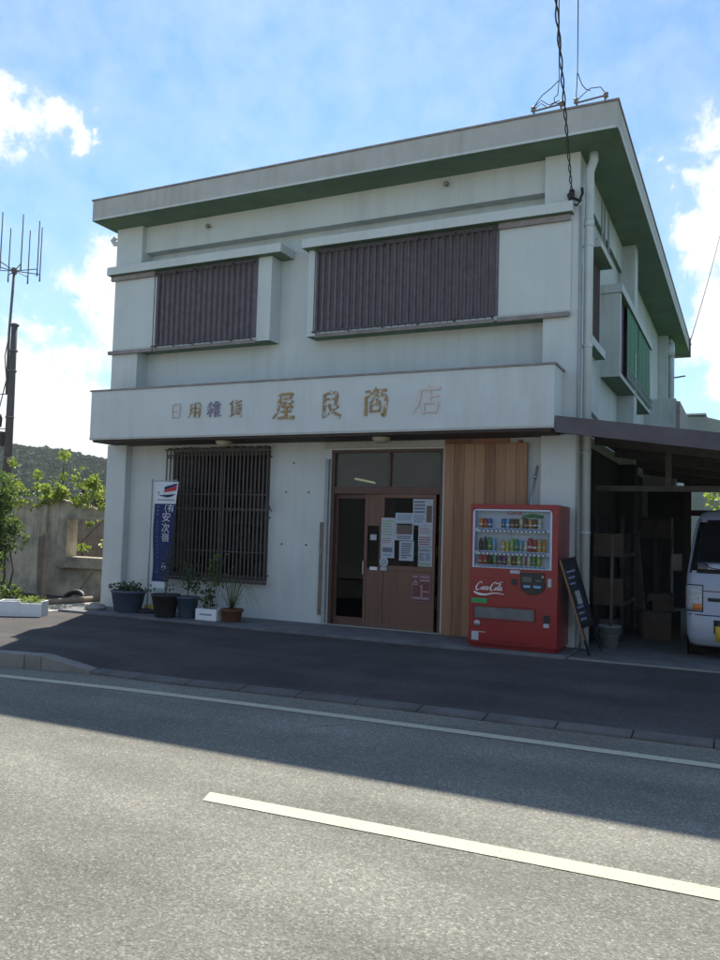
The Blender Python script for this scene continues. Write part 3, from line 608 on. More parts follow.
# posters on the door
def poster(x0, x1, z0, z1, mt, lines, yy=.172):
    p = bx('poster', mt, d3, x0, x1, yy, yy+.002, z0, z1)
    mbs = {}
    for (a, b_, c, d, mm) in lines:
        mbs.setdefault(mm, MB()).box(x0+(x1-x0)*a, x0+(x1-x0)*b_, yy-.001, yy-.0002, z0+(z1-z0)*c, z0+(z1-z0)*d)
    return p, mbs
PC = {'pink': (.36, .24, .27), 'lblue': (.22, .30, .38), 'lgreen': (.27, .36, .27), 'ink': (.15, .16, .2), 'pred': (.3, .16, .17), 'brownp': (.14, .10, .085), 'maroon': (.17, .065, .065)}
for k, c in PC.items(): M[k] = mat('print_'+k, c, .8, .15, 40)
def poster_full(x0, x1, z0, z1, mt, lines, txt=None, yy=.172):
    p, mbs = poster(x0, x1, z0, z1, mt, lines, yy)
    j = None
    mb = MB(); keys = sorted({l[4] for l in lines})
    for (a, b_, c, d, mm) in lines: mb.box(x0+(x1-x0)*a, x0+(x1-x0)*b_, yy-.0012, yy-.0003, z0+(z1-z0)*c, z0+(z1-z0)*d, mi=keys.index(mm))
    for q in mbs.values(): q.bm.free()
    # printing stays in the poster's own mesh
    me = p.data; b2 = bmesh.new(); b2.from_mesh(me)
    for v in b2.verts: pass
    tmp = bpy.data.meshes.new('tmp'); mb.bm.to_mesh(tmp); mb.bm.free()
    nb = len(b2.faces); b2.from_mesh(tmp)
    b2.faces.ensure_lookup_table()
    for f_ in b2.faces[nb:]: f_.material_index += 1
    b2.to_mesh(me); b2.free()
    for k in keys: me.materials.append(M[k])
    return p
def tl(n, a, b_, top, bot, mm, ragged=.25):
    out = []
    for i in range(n):
        z = top-(top-bot)*(i+.5)/n; h = (top-bot)/n*.3; out.append((a, b_-rnd.random()*ragged*(b_-a), z-h, z+h, mm))
    return out
poster_full(5.11, 5.325, 1.06, 1.64, 'paper', tl(6,.1,.9,.95,.55,'lgreen')+tl(3,.1,.8,.5,.36,'pink')+[(.12,.85,.14,.26,'ink'),(.2,.8,.05,.1,'lblue')], yy=.1745)
poster_full(5.33, 5.615, 1.32, 1.715, 'paper', tl(3,.1,.9,.96,.72,'lblue')+[(.08,.94,.22,.6,'brownp'),(.08,.94,.56,.64,'lblue')]+tl(2,.1,.9,.18,.04,'ink'), yy=.1715)
poster_full(5.40, 5.625, 1.03, 1.312, 'paper', tl(7,.15,.85,.92,.1,'ink',.5), yy=.1745)
poster_full(5.60, 5.905, 1.54, 1.918, 'paper', tl(4,.06,.62,.95,.45,'ink',.1)+[(.68,.95,.12,.75,'brownp')]+tl(3,.06,.6,.4,.1,'lblue'), yy=.1735)
poster_full(5.69, 5.905, 1.24, 1.538, 'paper', tl(3,.06,.92,.92,.6,'pink')+tl(4,.06,.92,.5,.06,'pred',.4), yy=.1755)
poster_full(5.695, 5.908, .958, 1.235, 'paper', tl(2,.06,.92,.92,.76,'ink')+[(.5,.85,.3,.7,'lblue')]+tl(4,.06,.45,.7,.3,'ink')+[(.06,.92,.05,.2,'lgreen')], yy=.1745)
p = poster_full(5.60, 5.90, .445, .855, 'maroon', [(.08,.35,.86,.93,'pink'),(.42,.92,.86,.93,'pink'),(.42,.92,.74,.81,'pink'),(.05,.95,.965,.98,'pink'),(.05,.95,.02,.035,'pink'),(.04,.06,.02,.98,'pink'),(.94,.96,.02,.98,'pink'),(.1,.9,.12,.2,'pink'),(.6,.9,.36,.42,'pink')], yy=.1735)
mb = MB(); mb.mi = 0
for (u0_, v0_), (u1_, v1_) in (((5.625,.70),(5.665,.775)), ((5.665,.775),(5.705,.70)), ((5.705,.70),(5.625,.70))): ribbon(mb, [(u0_,v0_),(u1_,v1_)], .012, .1722, .0012, lambda a, c: (a, c))
ribbon(mb, [(5.76,.53),(5.76,.70)], .026, .1722, .0012, lambda a, c: (a, c)); ribbon(mb, [(5.735,.668),(5.76,.70)], .016, .172, .0012, lambda a, c: (a, c)); mb.box(5.655,5.675,.1718,.1732,.715,.745)
o = mb.build('poster_figure', 'pink', d3)
mb = MB(); mb.lathe([(.068,0),(.07,.003),(.06,.004)], (5.165, .170, 1.0), 24, axis='y', smooth=False); mb.build('round_sticker', 'paper', d3)
mb = MB()
for q in range(8):
    a = q*math.pi/4; ribbon(mb, [(5.165+.018*math.cos(a),1.0+.018*math.sin(a)),(5.165+.045*math.cos(a),1.0+.045*math.sin(a))], .012, .168, .002, lambda a_, c: (a_, c))
mb.build('sticker_print', 'ink', d3)
# lintel, guide rail, batten, conduits
bx('lintel_board', 'fascia', B, 4.17, 6.1, .10, .148, 2.665, 2.755, bevel=.004)
bx('guide_rail', 'conduit', B, 4.20, 4.255, .09, .148, .06, 2.5, bevel=.004)
bx('batten', 'oldwood', B, 4.125, 4.185, .11, .148, .17, 1.55, bevel=.004)
for x, z in ((3.5,2.0),(3.45,1.2),(3.9,2.0),(3.88,1.2),(3.62,2.45)): MB().lathe([(.013,-.01),(.013,.0)], (x,.15,z), 8, axis='y').build('wall_plug', 'black', B)
# lamps under the balcony
for x in (2.62, 5.28):
    mb = MB(); mb.lathe([(.02,-.085),(.09,-.07),(.125,-.03),(.13,0)], (x, -.30, 2.76), 24); mb.build('ceiling_lamp', 'lampglobe', bal)
# cedar board panel
mb = MB(); w_ = (7.27-6.105)/8
for k in range(8): mb.box(6.105+k*w_+.0015, 6.105+(k+1)*w_-.0015, .045+.003*(k % 2), .095, .04 if k < 3 else .05, 2.685)
cp = mb.build('timber_shutter', 'cedar', B, .003)
mb = MB(); mb.box(6.09,7.0,.097,.145,2.6,2.755); mb.box(7.14, 7.18, .05, .147, 2.69, 2.73); mb.build('header_board', 'cedar_dark', cp)
# interior of the shop, seen only through the glass
room = thing('shop_interior', 'dim shop room with shelves of goods seen through the entrance glass', 'room')
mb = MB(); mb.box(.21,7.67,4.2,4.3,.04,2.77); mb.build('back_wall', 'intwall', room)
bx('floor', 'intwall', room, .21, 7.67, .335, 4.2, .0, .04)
for x0, y0_ in ((4.3, 2.6), (5.4, 2.6), (1.4, 1.6)):
    mb = MB()
    for z in (.1, .55, 1.0, 1.45): mb.box(x0, x0+1., y0_, y0_+.4, z, z+.03)
    for x in (x0, x0+.97): mb.box(x, x+.03, y0_+.002, y0_+.398, .04, 1.9)
    sh = mb.build('shelf', 'beam', room)
    for z in (.13, .58, 1.03, 1.48):
        x = x0+.06
        while x < x0+.86:
            ww = rnd.uniform(.06, .14); hh = rnd.uniform(.1, .3); bx('goods', rnd.choice(['paper','lblue','pred','brownp','lgreen','bluecrate','yellow']), sh, x, x+ww, y0_+.05, y0_+.25, z, z+hh); x += ww+.015
mb = MB(); mb.tube([(4.16,1.2,2.279),(4.52,1.2,2.211)], .016, 8); ft = mb.build('fluorescent_tube', 'tube', room)
# pipes
mb = MB(); mb.tube([(8.08,.12,6.56),(8.08,.12,6.45),(8.03,.12,6.30),(8.03,.12,.02)], .06, 12); dp = mb.build('drain_pipe', 'pipe', B)
mb = MB()
for z in (5.3, 3.95, 2.55, 1.5, .6): mb.lathe([(.066,-.02),(.066,.02)], (8.03,.12,z), 14); mb.box(7.93,8.0,.10,.14,z-.015,z+.015)
mb.lathe([(.068,-.05),(.068,.05)], (8.03,.12,5.6), 14); mb.build('pipe_bracket', 'pipe', dp)
mb = MB(); mb.tube([(-.03,.3,6.55),(-.03,.3,6.46),(-.12,.3,6.42),(-.33,.3,6.44),(-.38,.3,6.50),(-.3,.3,6.56)], .045, 10); mb.build('drain_pipe', 'pipe', B)
mb = MB(); mb.tube([(8.1,11.2,6.5),(8.17,11.2,6.4),(8.17,11.2,4.49)], .07, 10); mb.lathe([(.13,-.15),(.13,.12)], (8.13,11.05,6.2), 12); mb.build('drain_pipe', 'pipe', B)
mb = MB(); mb.tube([(7.945,-.018,5.8),(7.945,-.018,3.2),(7.952,-.018,.6)], .018, 8); mb.tube([(7.96,.02,5.0),(7.96,.02,2.9),(7.96,.02,.03)], .012, 6)
mb.tube([(7.90,.2,3.02),(7.92,.5,3.2),(7.9,1.1,3.25),(7.905,2.3,3.15)], .025, 8)
mb.build('wall_conduit', 'conduit', B)
mb = MB()
for y in (1.25, 1.5, 1.88): mb.tube([(7.955,y+.4,6.5),(7.955,y+.38,5.9),(7.955,y+.33,5.8),(7.955,y-.1,5.75)], .014, 6)
mb.build('wall_conduit', 'conduit', B)
mb = MB()
for x, z in ((1.9,6.37),(6.04,6.42)):
    mb.tube([(x,.1,z),(x,.03,z)], .012, 6); mb.tube([(x+.035*math.cos(q*.785),.03,z+.035*math.sin(q*.785)) for q in range(9)], .009, 5)
mb.build('eye_bolt', 'rust', B)
mb = MB(); mb.tube([(7.95,-.02,5.88),(7.90,-.05,5.80),(7.82,-.07,5.83),(7.78,-.06,5.95),(7.84,-.05,6.02)], .013, 6); mb.box(7.80,7.86,-.07,-.01,5.90,6.02); mb.tube([(7.86,-.05,5.9),(7.93,-.05,5.86),(7.97,-.05,5.95),(7.96,-.03,6.03)], .02, 6)
mb.build('cable_clamp', 'black', B)
# tv bracket at the rear
mb = MB(); mb.tube([(8.1,11.2,6.1),(8.6,11.2,6.1),(8.6,11.2,6.5)], .03, 6); mb.tube([(8.1,11.2,5.5),(8.5,11.2,5.55)], .02, 6); mb.build('wall_bracket', 'antenna', B)
# insulator racks on the roof edge
mb = MB()
for a, b_ in ((7.38,7.79),(7.93,8.34)):
    mb.tube([(a,-.46,6.97),(b_,-.46,7.0)], .012, 6); mb.tube([(a+.03,-.46,6.92),(a+.03,-.46,6.98)], .012, 6); mb.tube([(b_-.03,-.46,6.92),(b_-.03,-.46,6.99)], .012, 6)
rk = mb.build('insulator_rack', 'antenna', rf)
for x in (7.40,7.77,7.95,8.32):
    mb = MB(); mb.lathe([(.02,-.035),(.034,-.02),(.022,0),(.034,.02),(.02,.035)], (x,-.46,7.0), 12); mb.build('insulator', 'porcelain', rk)

# ------------------------------------------------------------------ overhead wires
def sag(a, b_, s=.1, n=14): return [(lerp(a[0],b_[0],t), lerp(a[1],b_[1],t), lerp(a[2],b_[2],t)-s*4*t*(1-t)) for t in [i/n for i in range(n+1)]]
far = (8.95, -15., 10.6)
def wire(name, label, paths, r=.008, mt_='wire'):
    mb = MB()
    for q in paths: mb.tube(q, r, 5)
    return tag(mb.build(name, mt_), label, 'cable', 'overhead service wires')
A0 = (7.83,-.07,6.0)
base = sag(A0, (8.89,-5.96,5.80), 0., 60)
# twisted pair
ln = Vector((8.79,-5.96,5.80))-Vector(A0); base = [Vector(A0)+ln*(i/90*1.9) for i in range(91)]
pa = [p+Vector((.014*math.cos(i*1.1), 0, .014*math.sin(i*1.1))) for i, p in enumerate(base)]; pb = [p-Vector((.014*math.cos(i*1.1), 0, .014*math.sin(i*1.1))) for i, p in enumerate(base)]
end = base[-1]
wire('service_cable', 'twisted pair of black cables rising from the clamp on the right column', [pa, pb], .0075)
def ext(a, b_, k): return Vector(a)+(Vector(b_)-Vector(a))*k
J1 = Vector(ext((7.74,-.46,7.2), (8.89,-5.9,5.68), .03)); 
wire('roof_wire', 'thin black wire splitting to the left insulator rack on the roof edge', [[ext((7.70,-.5,7.3),(8.86,-5.9,5.78),2.), (7.74,-.5,7.3)], [(7.74,-.5,7.3),(7.63,-.47,7.23),(7.52,-.46,7.17),(7.45,-.46,7.09),(7.41,-.46,7.02)], [(7.74,-.5,7.3),(7.72,-.48,7.12),(7.67,-.46,7.10),(7.68,-.46,7.03),(7.77,-.46,7.01)], [(7.41,-.46,6.99),(7.5,-.46,7.06),(7.58,-.46,6.99),(7.68,-.46,7.03),(7.77,-.46,7.0)], [(7.40,-.46,7.02),(7.5,-.46,7.1),(7.6,-.46,7.02),(7.74,-.46,7.05)]], .006)
wire('roof_wire', 'thin black wire splitting to the right insulator rack near the roof corner', [[ext((7.97,-.5,7.35),(9.0,-5.85,5.72),2.), (7.97,-.5,7.35)], [(7.97,-.5,7.35),(7.95,-.46,7.02)], [(7.97,-.5,7.35),(8.02,-.46,7.2),(8.07,-.46,7.13),(8.13,-.46,7.10)], [(7.95,-.46,7.0),(8.12,-.46,7.13),(8.25,-.46,7.12),(8.32,-.46,7.02)]], .006)
wire('distant_wire', 'single thin wire slanting down past the clouds to the rear of the shop', [sag((8.99,21.45,12.64),(8.6,11.2,6.4),.1,10), [(8.99,21.45,12.64),(9.35,31,18.6)]], .012)

# ------------------------------------------------------------------ vending machine
V = thing('vending_machine', 'red drinks vending machine standing before the timber panel beside the entrance', 'vending machine', (7.31, -.4, .034))
V_inv = Vector((-7.31, .4, -.034))
def vb(name, mt_, parent, mbb, bevel=0.):
    for v in mbb.bm.verts: v.co = v.co+V_inv
    return mbb.build(name, mt_, parent, bevel)
x0, x1, yf, yb, z0, z1 = 6.755, 7.862, -.75, -.05, .075, 1.828
mb = MB(); mb.wallholes(x0, x1, z0, z1, [(6.79, 7.79, 1.03, 1.765)], yf, yf+.12); mb.box(x0+.004, x1, yf+.121, yb, z0, z1)
body = vb('body', 'red', V, mb, .008)
mb = MB(); mb.box(x0+.02, x1-.02, yf+.03, yb-.02, .036, z0); vb('plinth', 'reddark', V, mb)
mb = MB(); mb.box(x0-.006, x1+.006, yf-.012, yf-.001, .09, .125); mb.box(x0+.3, x1-.35, yf-.008, yf-.001, .126, .15); vb('bottom_rail', 'reddark', V, mb, .003)
# display
mb = MB(); mb.box(6.791, 7.789, yf+.105, yf+.12, 1.031, 1.764)
mb.box(6.791, 6.815, yf+.002, yf+.104, 1.031, 1.764); mb.box(7.765, 7.789, yf+.002, yf+.104, 1.031, 1.764); mb.box(6.815,7.765, yf+.002, yf+.104, 1.745, 1.764); mb.box(6.815,7.765, yf+.002, yf+.104, 1.031, 1.038)
disp = vb('display_case', 'dispwhite', V, mb)
mb = MB()
for cx, sx in ((6.79, 1), (7.79, -1)):   # rounded upper corners of the window
    rr_ = .05; pts = [(cx, 1.765)]+[(cx+sx*rr_*(1-math.cos(q)), 1.765-rr_*(1-math.sin(q))) for q in [math.pi/2*(1-i/6) for i in range(7)]]
    a = [mb.bm.verts.new((p_[0], yf-.001, p_[1])) for p_ in pts]; b__ = [mb.bm.verts.new((p_[0], yf+.01, p_[1])) for p_ in pts]
    mb.bm.faces.new(a); mb.bm.faces.new(b__[::-1])
    for i in range(len(a)): mb.bm.faces.new((a[i], a[(i+1)%len(a)], b__[(i+1)%len(a)], b__[i]))
vb('window_corner', 'red', V, mb)
mb = MB(); mb.box(6.80, 7.78, yf+.006, yf+.009, 1.033, 1.76); vb('display_pane', 'glass2', V, mb)
PAL = {'cred': (.4,.03,.03), 'corange': (.5,.2,.03), 'cyel': (.5,.4,.08), 'cblue': (.04,.12,.35), 'csky': (.15,.35,.6), 'cgreen': (.06,.25,.08), 'clime': (.25,.42,.1), 'cbrown': (.12,.05,.03), 'ccream': (.5,.45,.35), 'cpurple': (.15,.04,.18), 'cblk': (.03,.02,.02), 'cpink': (.5,.25,.3)}
for k, c in PAL.items(): M[k] = mat('can_'+k[1:], c, .35, .25, 30, metal=.2)
rows = [(1.525, ['corange','cred','cblue',None,None,'cblue','csky','cbrown','cbrown','ccream','cbrown','corange','cbrown','ccream',None], 0),
        (1.24, ['cblk','cblk','cgreen','csky',None,'cyel','cyel','clime','cgreen','csky','ccream','cred','cred','cyel','corange'], 1),
        (1.065, ['cred','cred','cblk','cgreen','cpurple','cpurple','ccream','cbrown','clime','cpink','ccream','cgreen','clime',None], 0)]
for z, cs, tall in rows:
    n = len(cs)
    for k, c in enumerate(cs):
        if not c: continue
        x = 6.885+k*(.80/(n-1)); h = .125 if not tall else rnd.choice([.16, .175, .14]); r_ = .0255
        mb = MB()
        if tall and k in (0, 1, 5, 6, 7, 13, 14): mb.lathe([(r_*.9,0),(r_,.01),(r_*.93,h*.3),(r_,h*.6),(r_*.92,h*.72),(r_*.6,h*.84),(.013,h*.9),(.014,h),(.012,h)], (x, yf+.045, z), 12); nm = 'drink_bottle'
        else: mb.lathe([(r_*.85,0),(r_,.008),(r_,h-.012),(r_*.85,h)], (x, yf+.045, z), 12); nm = 'drink_can'
        vb(nm, c, disp, mb)
        if c not in ('cblk',):
            mb = MB(); mb.lathe([(r_+.0006,h*.3),(r_+.0006,h*.45)], (x, yf+.045, z), 12); vb('can_label', rnd.choice(['ccream','cyel','white']), disp, mb)
for z in (1.50, 1.215, 1.04):
    mb = MB(); mb.box(6.82, 7.76, yf+.03, yf+.10, z+.012, z+.024, mi=2)
    mb.box(6.82, 7.76, yf+.012, yf+.03, z-.022, z+.03, mi=2)
    n = 16
    for k in range(n):
        xa = 6.86+k*.86/n
        mb.box(xa, xa+.03, yf+.009, yf+.0115, z-.016, z+.002, mi=0); mb.box(xa+.03, xa+.0535, yf+.0092, yf+.0115, z-.016, z+.002, mi=1)
        mb.box(xa, xa+.045, yf+.0092, yf+.0115, z+.008, z+.022, mi=3)
    vb('button_strip', ['white','blackplastic','dispwhite','cblue'], disp, mb)
mb = MB(); mb.box(7.40, 7.66, yf+.10, yf+.104, 1.665, 1.70); 
for k in range(7): mb.lathe([(.02,0),(.035,.012),(.02,.03)], (7.42+k*.036, yf+.09, 1.655+.03*math.sin(k*.5)), 8)
vb('display_card', 'cgreen', disp, mb)
# script lettering
def script(mb, place, y, th, k=1.):
    S = [([(2.25,2.35),(2.0,2.9),(1.5,3.0),(.75,2.3),(.3,1.2),(.5,.35),(1.2,.15),(2.0,.6),(2.5,1.2)],[.1,.3,.2,.3,.45,.4,.25,.15,.1]),
         ([(2.9,1.35),(2.5,1.1),(2.4,.6),(2.7,.35),(3.1,.6),(3.15,1.1),(2.9,1.35),(3.4,1.25)],[.15,.25,.3,.2,.25,.25,.15,.1]),
         ([(4.15,1.2),(3.9,1.42),(3.55,1.1),(3.45,.6),(3.75,.35),(4.2,.6)],[.25,.2,.28,.3,.2,.1]),
         ([(5.1,1.25),(4.8,1.42),(4.45,1.05),(4.4,.55),(4.65,.35),(4.95,.7),(5.15,1.3)],[.15,.2,.28,.28,.2,.15,.2]), ([(5.2,1.4),(5.05,.7),(5.2,.38),(5.55,.6)],[.25,.28,.2,.1]),
         ([(5.5,1.0),(5.75,1.12),(6.0,1.0)],[.12,.2,.12]),
         ([(8.1,2.35),(7.85,2.9),(7.35,3.0),(6.65,2.3),(6.15,1.2),(6.3,.4),(6.95,.15),(7.6,.5),(8.1,1.1)],[.1,.3,.2,.3,.45,.4,.25,.15,.1]),
         ([(7.6,2.95),(8.6,2.6),(9.6,3.1),(10.6,3.2)],[.1,.25,.2,.08]),
         ([(8.5,1.35),(8.15,1.1),(8.05,.6),(8.3,.35),(8.7,.6),(8.8,1.1),(8.5,1.35),(9.0,1.25)],[.15,.25,.3,.2,.25,.25,.15,.1]),
         ([(9.1,.9),(9.7,1.7),(9.85,2.4),(9.6,2.55),(9.35,1.9),(9.2,.8),(9.4,.35),(9.75,.6)],[.1,.15,.2,.2,.25,.3,.22,.1]),
         ([(10.6,1.25),(10.3,1.42),(9.95,1.05),(9.9,.55),(10.15,.35),(10.45,.7),(10.65,1.3)],[.15,.2,.28,.28,.2,.15,.2]), ([(10.7,1.4),(10.55,.7),(10.7,.38),(11.1,.65)],[.25,.28,.2,.1])]
    for i, (p_, w_) in enumerate(S): ribbon(mb, p_, [q*k for q in w_], y-.0002*i, th, place)
mb = MB(); mb.box(6.815, 7.215, yf-.006, yf-.001, .67, .90); lp = vb('logo_panel', 'red', V, mb, .004)
mb = MB(); script(mb, lambda a, c: (6.835+a*.0315+c*.008, .745+c*.036), yf-.0085, .002, 1.15)
ribbon(mb, [(0,1.1),(2,.3),(4.5,.2),(7,.75),(9,.85),(11.4,.55)], [.5,.75,.55,.35,.3,.15], yf-.0085, .002, lambda a, c: (6.82+a*.0345, .69+c*.035))
vb('logo_lettering', 'white', lp, mb)
mb = MB(); script(mb, lambda a, c: (7.20+a*.017+c*.004, 1.70+c*.014), yf+.098, .004, 1.2); vb('display_lettering', 'cred', disp, mb)
# control panel: square top, round bottom
mb = MB(); pts = [(7.41, .995), (7.70, .995), (7.715, .86)]+[(7.5625+.1525*math.cos(-q), .84+.115*math.sin(-q)) for q in [math.pi*i/12 for i in range(13)]]+[(7.41, .86)]
a = [mb.bm.verts.new((p_[0], yf-.018, p_[1])) for p_ in pts]; b__ = [mb.bm.verts.new((p_[0], yf-.001, p_[1])) for p_ in pts]
mb.bm.faces.new(a[::-1]); mb.bm.faces.new(b__)
for i in range(len(a)): mb.bm.faces.new((a[i], a[(i+1)%len(a)], b__[(i+1)%len(a)], b__[i]))
cpn = vb('control_panel', 'blackplastic', V, mb)
mb = MB(); mb.box(7.455,7.535,yf-.021,yf-.0185,.81,.84); mb.box(7.575,7.665,yf-.021,yf-.0185,.81,.84); vb('digital_readout', 'csky', cpn, mb)
mb = MB(); mb.box(7.44,7.55,yf-.021,yf-.0185,.88,.94); mb.box(7.60,7.67,yf-.024,yf-.0185,.89,.91); vb('coin_slot', 'greyplastic', cpn, mb); 
mb = MB(); mb.lathe([(.014,0),(.012,.01)], (7.69, yf-.03, .95), 12, axis='y'); vb('return_lever', 'metal', cpn, mb)
mb = MB(); mb.box(7.28,7.40,yf-.003,yf-.0005,.975,1.015); mb.box(7.745,7.79,yf-.003,yf-.0005,.83,.93); mb.box(6.80,6.89,yf-.003,yf-.0005,.115,.235); mb.box(7.705,7.77,yf-.02,yf-.001,.34,.39); mb.box(6.89,6.98,yf-.003,yf-.0005,.225,.235); vb('white_sticker', 'paper', V, mb)
mb = MB(); mb.box(7.295,7.37,yf-.006,yf-.001,.835,.91); mb.box(7.70,7.775,yf-.012,yf-.001,.395,.49); vb('coin_return', 'blackplastic', V, mb, .004)
mb = MB(); mb.box(6.79,6.99,yf-.004,yf-.001,.588,.648); vb('green_sticker', 'greenst', V, mb)
mb = MB(); mb.box(6.82,7.60,yf-.014,yf-.001,.39,.405); mb.box(6.82,7.60,yf-.014,yf-.001,.545,.56); mb.box(6.82,6.835,yf-.014,yf-.001,.405,.545); mb.box(7.585,7.60,yf-.014,yf-.001,.405,.545); fl = vb('pickup_frame', 'reddark', V, mb)
mb = MB(); mb.hexa([(6.836,yf-.012,.406),(7.584,yf-.012,.406),(7.584,yf-.001,.406),(6.836,yf-.001,.406),(6.836,yf-.004,.544),(7.584,yf-.004,.544),(7.584,yf-.001,.544),(6.836,yf-.001,.544)]); vb('pickup_flap', 'greyplastic', fl, mb)
mb = MB(); mb.lathe([(.042,-.006),(.04,-.010),(.015,-.012)], (6.87, yf, .335), 20, axis='y'); vb('lock', 'metal', V, mb)
# reflections on the side, painted as pale jagged vertical lines
mb = MB(); rs = random.Random(3)
for k in range(9):
    y = -.62+.055*k; zz = 1.75-rs.random()*.1; pts = [(y, zz)]
    while zz > 1.0: zz -= rs.uniform(.08,.16); pts.append((y+rs.uniform(-.018,.018), zz))
    V_ = []
    for (a_, c_) in pts: V_.append((mb.bm.verts.new((x1+.0015, a_-.003, c_)), mb.bm.verts.new((x1+.0015, a_+.003, c_))))
    for A, C_ in zip(V_, V_[1:]): mb.bm.faces.new((A[0], C_[0], C_[1], A[1]))
vb('side_reflection_lines', 'lens', V, mb)

# stick behind the machine, board sign, bucket
mb = MB(); mb.tube([(7.43,-.022,2.37),(7.30,-.022,1.6),(7.04,-.022,.05)], .018, 8); mb.tube([(7.40,-.042,2.2),(7.405,-.042,2.24)], .03, 8)
tag(mb.build('metal_pole', 'metal'), 'thin metal pole leaning on the wall, its top showing above the vending machine', 'pole')
bd = thing('menu_board', 'black framed board with pale wooden edge leaning against the vending machine side', 'sign board', (8.15,-.4,.02))
BL, BR_, TL_, TR_ = Vector((8.20,-.50,.02)), Vector((8.27,-.0,.02)), Vector((7.885,-.72,1.16)), Vector((7.96,-.22,1.20))
nb = (BR_-BL).cross(TL_-BL).normalized()
def bq(u_, v_, w_): return BL.lerp(BR_, u_).lerp(TL_.lerp(TR_, u_), v_)+nb*w_-Vector((8.15,-.4,.02))
def bslab(name, mt_, u0_, u1_, v0_, v1_, w0, w1, parent=bd):
    return MB().hexa([bq(u0_,v0_,w0),bq(u1_,v0_,w0),bq(u1_,v0_,w1),bq(u0_,v0_,w1),bq(u0_,v1_,w0),bq(u1_,v1_,w0),bq(u1_,v1_,w1),bq(u0_,v1_,w1)]).build(name, mt_, parent)
bslab('leg', 'blackplastic', 0, .07, 0, 1, -.012, .012); bslab('leg', 'blackplastic', .93, 1, 0, 1, -.012, .012)
bslab('edge_strip', 'cedar', -.022, -.002, .16, 1, -.010, .010)
bslab('frame', 'blackplastic', .071, .929, .95, 1, -.012, .012); bslab('frame', 'blackplastic', .071, .929, .28, .33, -.012, .012)
panel = bslab('panel', 'chalk', .071, .929, .331, .949, -.006, .004)
bslab('poster', 'lens', .3, .62, .52, .66, .0045, .006); 
for k in range(9):
    v_ = .36+k*.062
    if .5 < v_ < .68: continue
    bslab('poster', 'printpale', .15, .5+rnd.random()*.35, v_, v_+.02, .0045, .006, panel)
bk = thing('bucket', 'pale grey plastic bucket holding an upright stick in the carport', 'bucket', (8.30,.45,.013))
mb = MB(); mb.lathe([(.10,0),(.14,.27),(.15,.27),(.15,.29),(.135,.29),(.095,.02)], (0,0,0), 20); mb.build('shell', 'bucketgrey', bk)
mb = MB(); mb.tube([(-.14,0,.27),(-.15,-.1,.2),(0,-.16,.16),(.15,-.1,.2),(.14,0,.27)], .005, 5); mb.build('handle', 'metal', bk)
tag(MB().tube([(8.30,.5,.04),(8.30,.62,1.48)], .022, 8).build('wooden_stick', 'beam'), 'wooden stick standing up out of the grey bucket', 'stick')

# ------------------------------------------------------------------ banner
bn = thing('banner_flag', 'tall blue and white advertising banner on a pole between flower pots and left wall', 'banner', (1.26,-.3,.03))
def bw(u_, v_, off=0.):   # u 0..1 across, v 0..1 up
    wd = lerp(.335, .46, v_); x = .055+u_*wd+(.015*math.sin(v_*9)*(1-u_)) if u_ < .5 else .055+u_*wd+.02*math.sin(v_*7+1)*(u_-.5)
    y = .02*math.sin(u_*5+v_*4)+.03*u_*math.sin(v_*6)
    return (x, y-off, .40+v_*1.70)
mb = MB(); nu, nv = 12, 48; G = [[mb.bm.verts.new(bw(i/nu, j/nv)) for j in range(nv+1)] for i in range(nu+1)]
for i in range(nu):
    for j in range(nv):
        f_ = mb.bm.faces.new((G[i][j],G[i+1][j],G[i+1][j+1],G[i][j+1])); f_.smooth = True
        v_ = (j+.5)/nv; f_.material_index = 0 if (v_ > .79 or v_ < .07) else 1
mb.build('cloth', ['clothwhite','blueemb'], bn, fix=False)
def bshape(name, mt_, polys, off=.004):
    mb = MB()
    for pl in polys: mb.face([bw(a, c, off) for a, c in pl])
    return mb.build(name, mt_, bn, fix=False)
bshape('emblem', 'blueemb', [[(.12,.895),(.5,.955),(.95,.985),(.95,.965),(.55,.93),(.2,.893)], [(.12,.885),(.5,.875),(.95,.885),(.8,.862),(.6,.85),(.3,.865)]])
bshape('emblem', 'redprint', [[(.14,.892),(.5,.925),(.95,.96),(.95,.92),(.5,.90)]])
bshape('small_print', 'ink', [[(.15+.1*k,.822),(.22+.1*k,.822),(.22+.1*k,.834),(.15+.1*k,.834)] for k in range(8)])
for ch, v_, s_ in (('（有',.745,.13),('安',.66,.165),('次',.56,.16),('嶺',.47,.155),('ら',.2,.14)):
    text('letter', ch, s_, 'printwhite', bn, (lambda vv: lambda a, c, w_: bw(.66+a/.42, vv+c/1.70, .006+w_))(v_), .0015)
for k, ch in enumerate('www.azeikankou.com'):
    text('letter', ch, .062, 'printpale', bn, (lambda vv: lambda a, c, w_: bw(.24+a/.42, vv+c/1.70, .006+w_))(.765-k*.036), .001)
mb = MB(); mb.tube([(0,0,0),(0,0,2.14)], .012, 8); mb.tube([(0,-.003,2.105),(.50,-.0,2.125)], .008, 6); mb.build('pole', 'conduit', bn)
mb = MB(); mb.lathe([(.16,0),(.16,.05),(.03,.08)], (0,0,0), 20); mb.build('base', 'darkpot', bn)

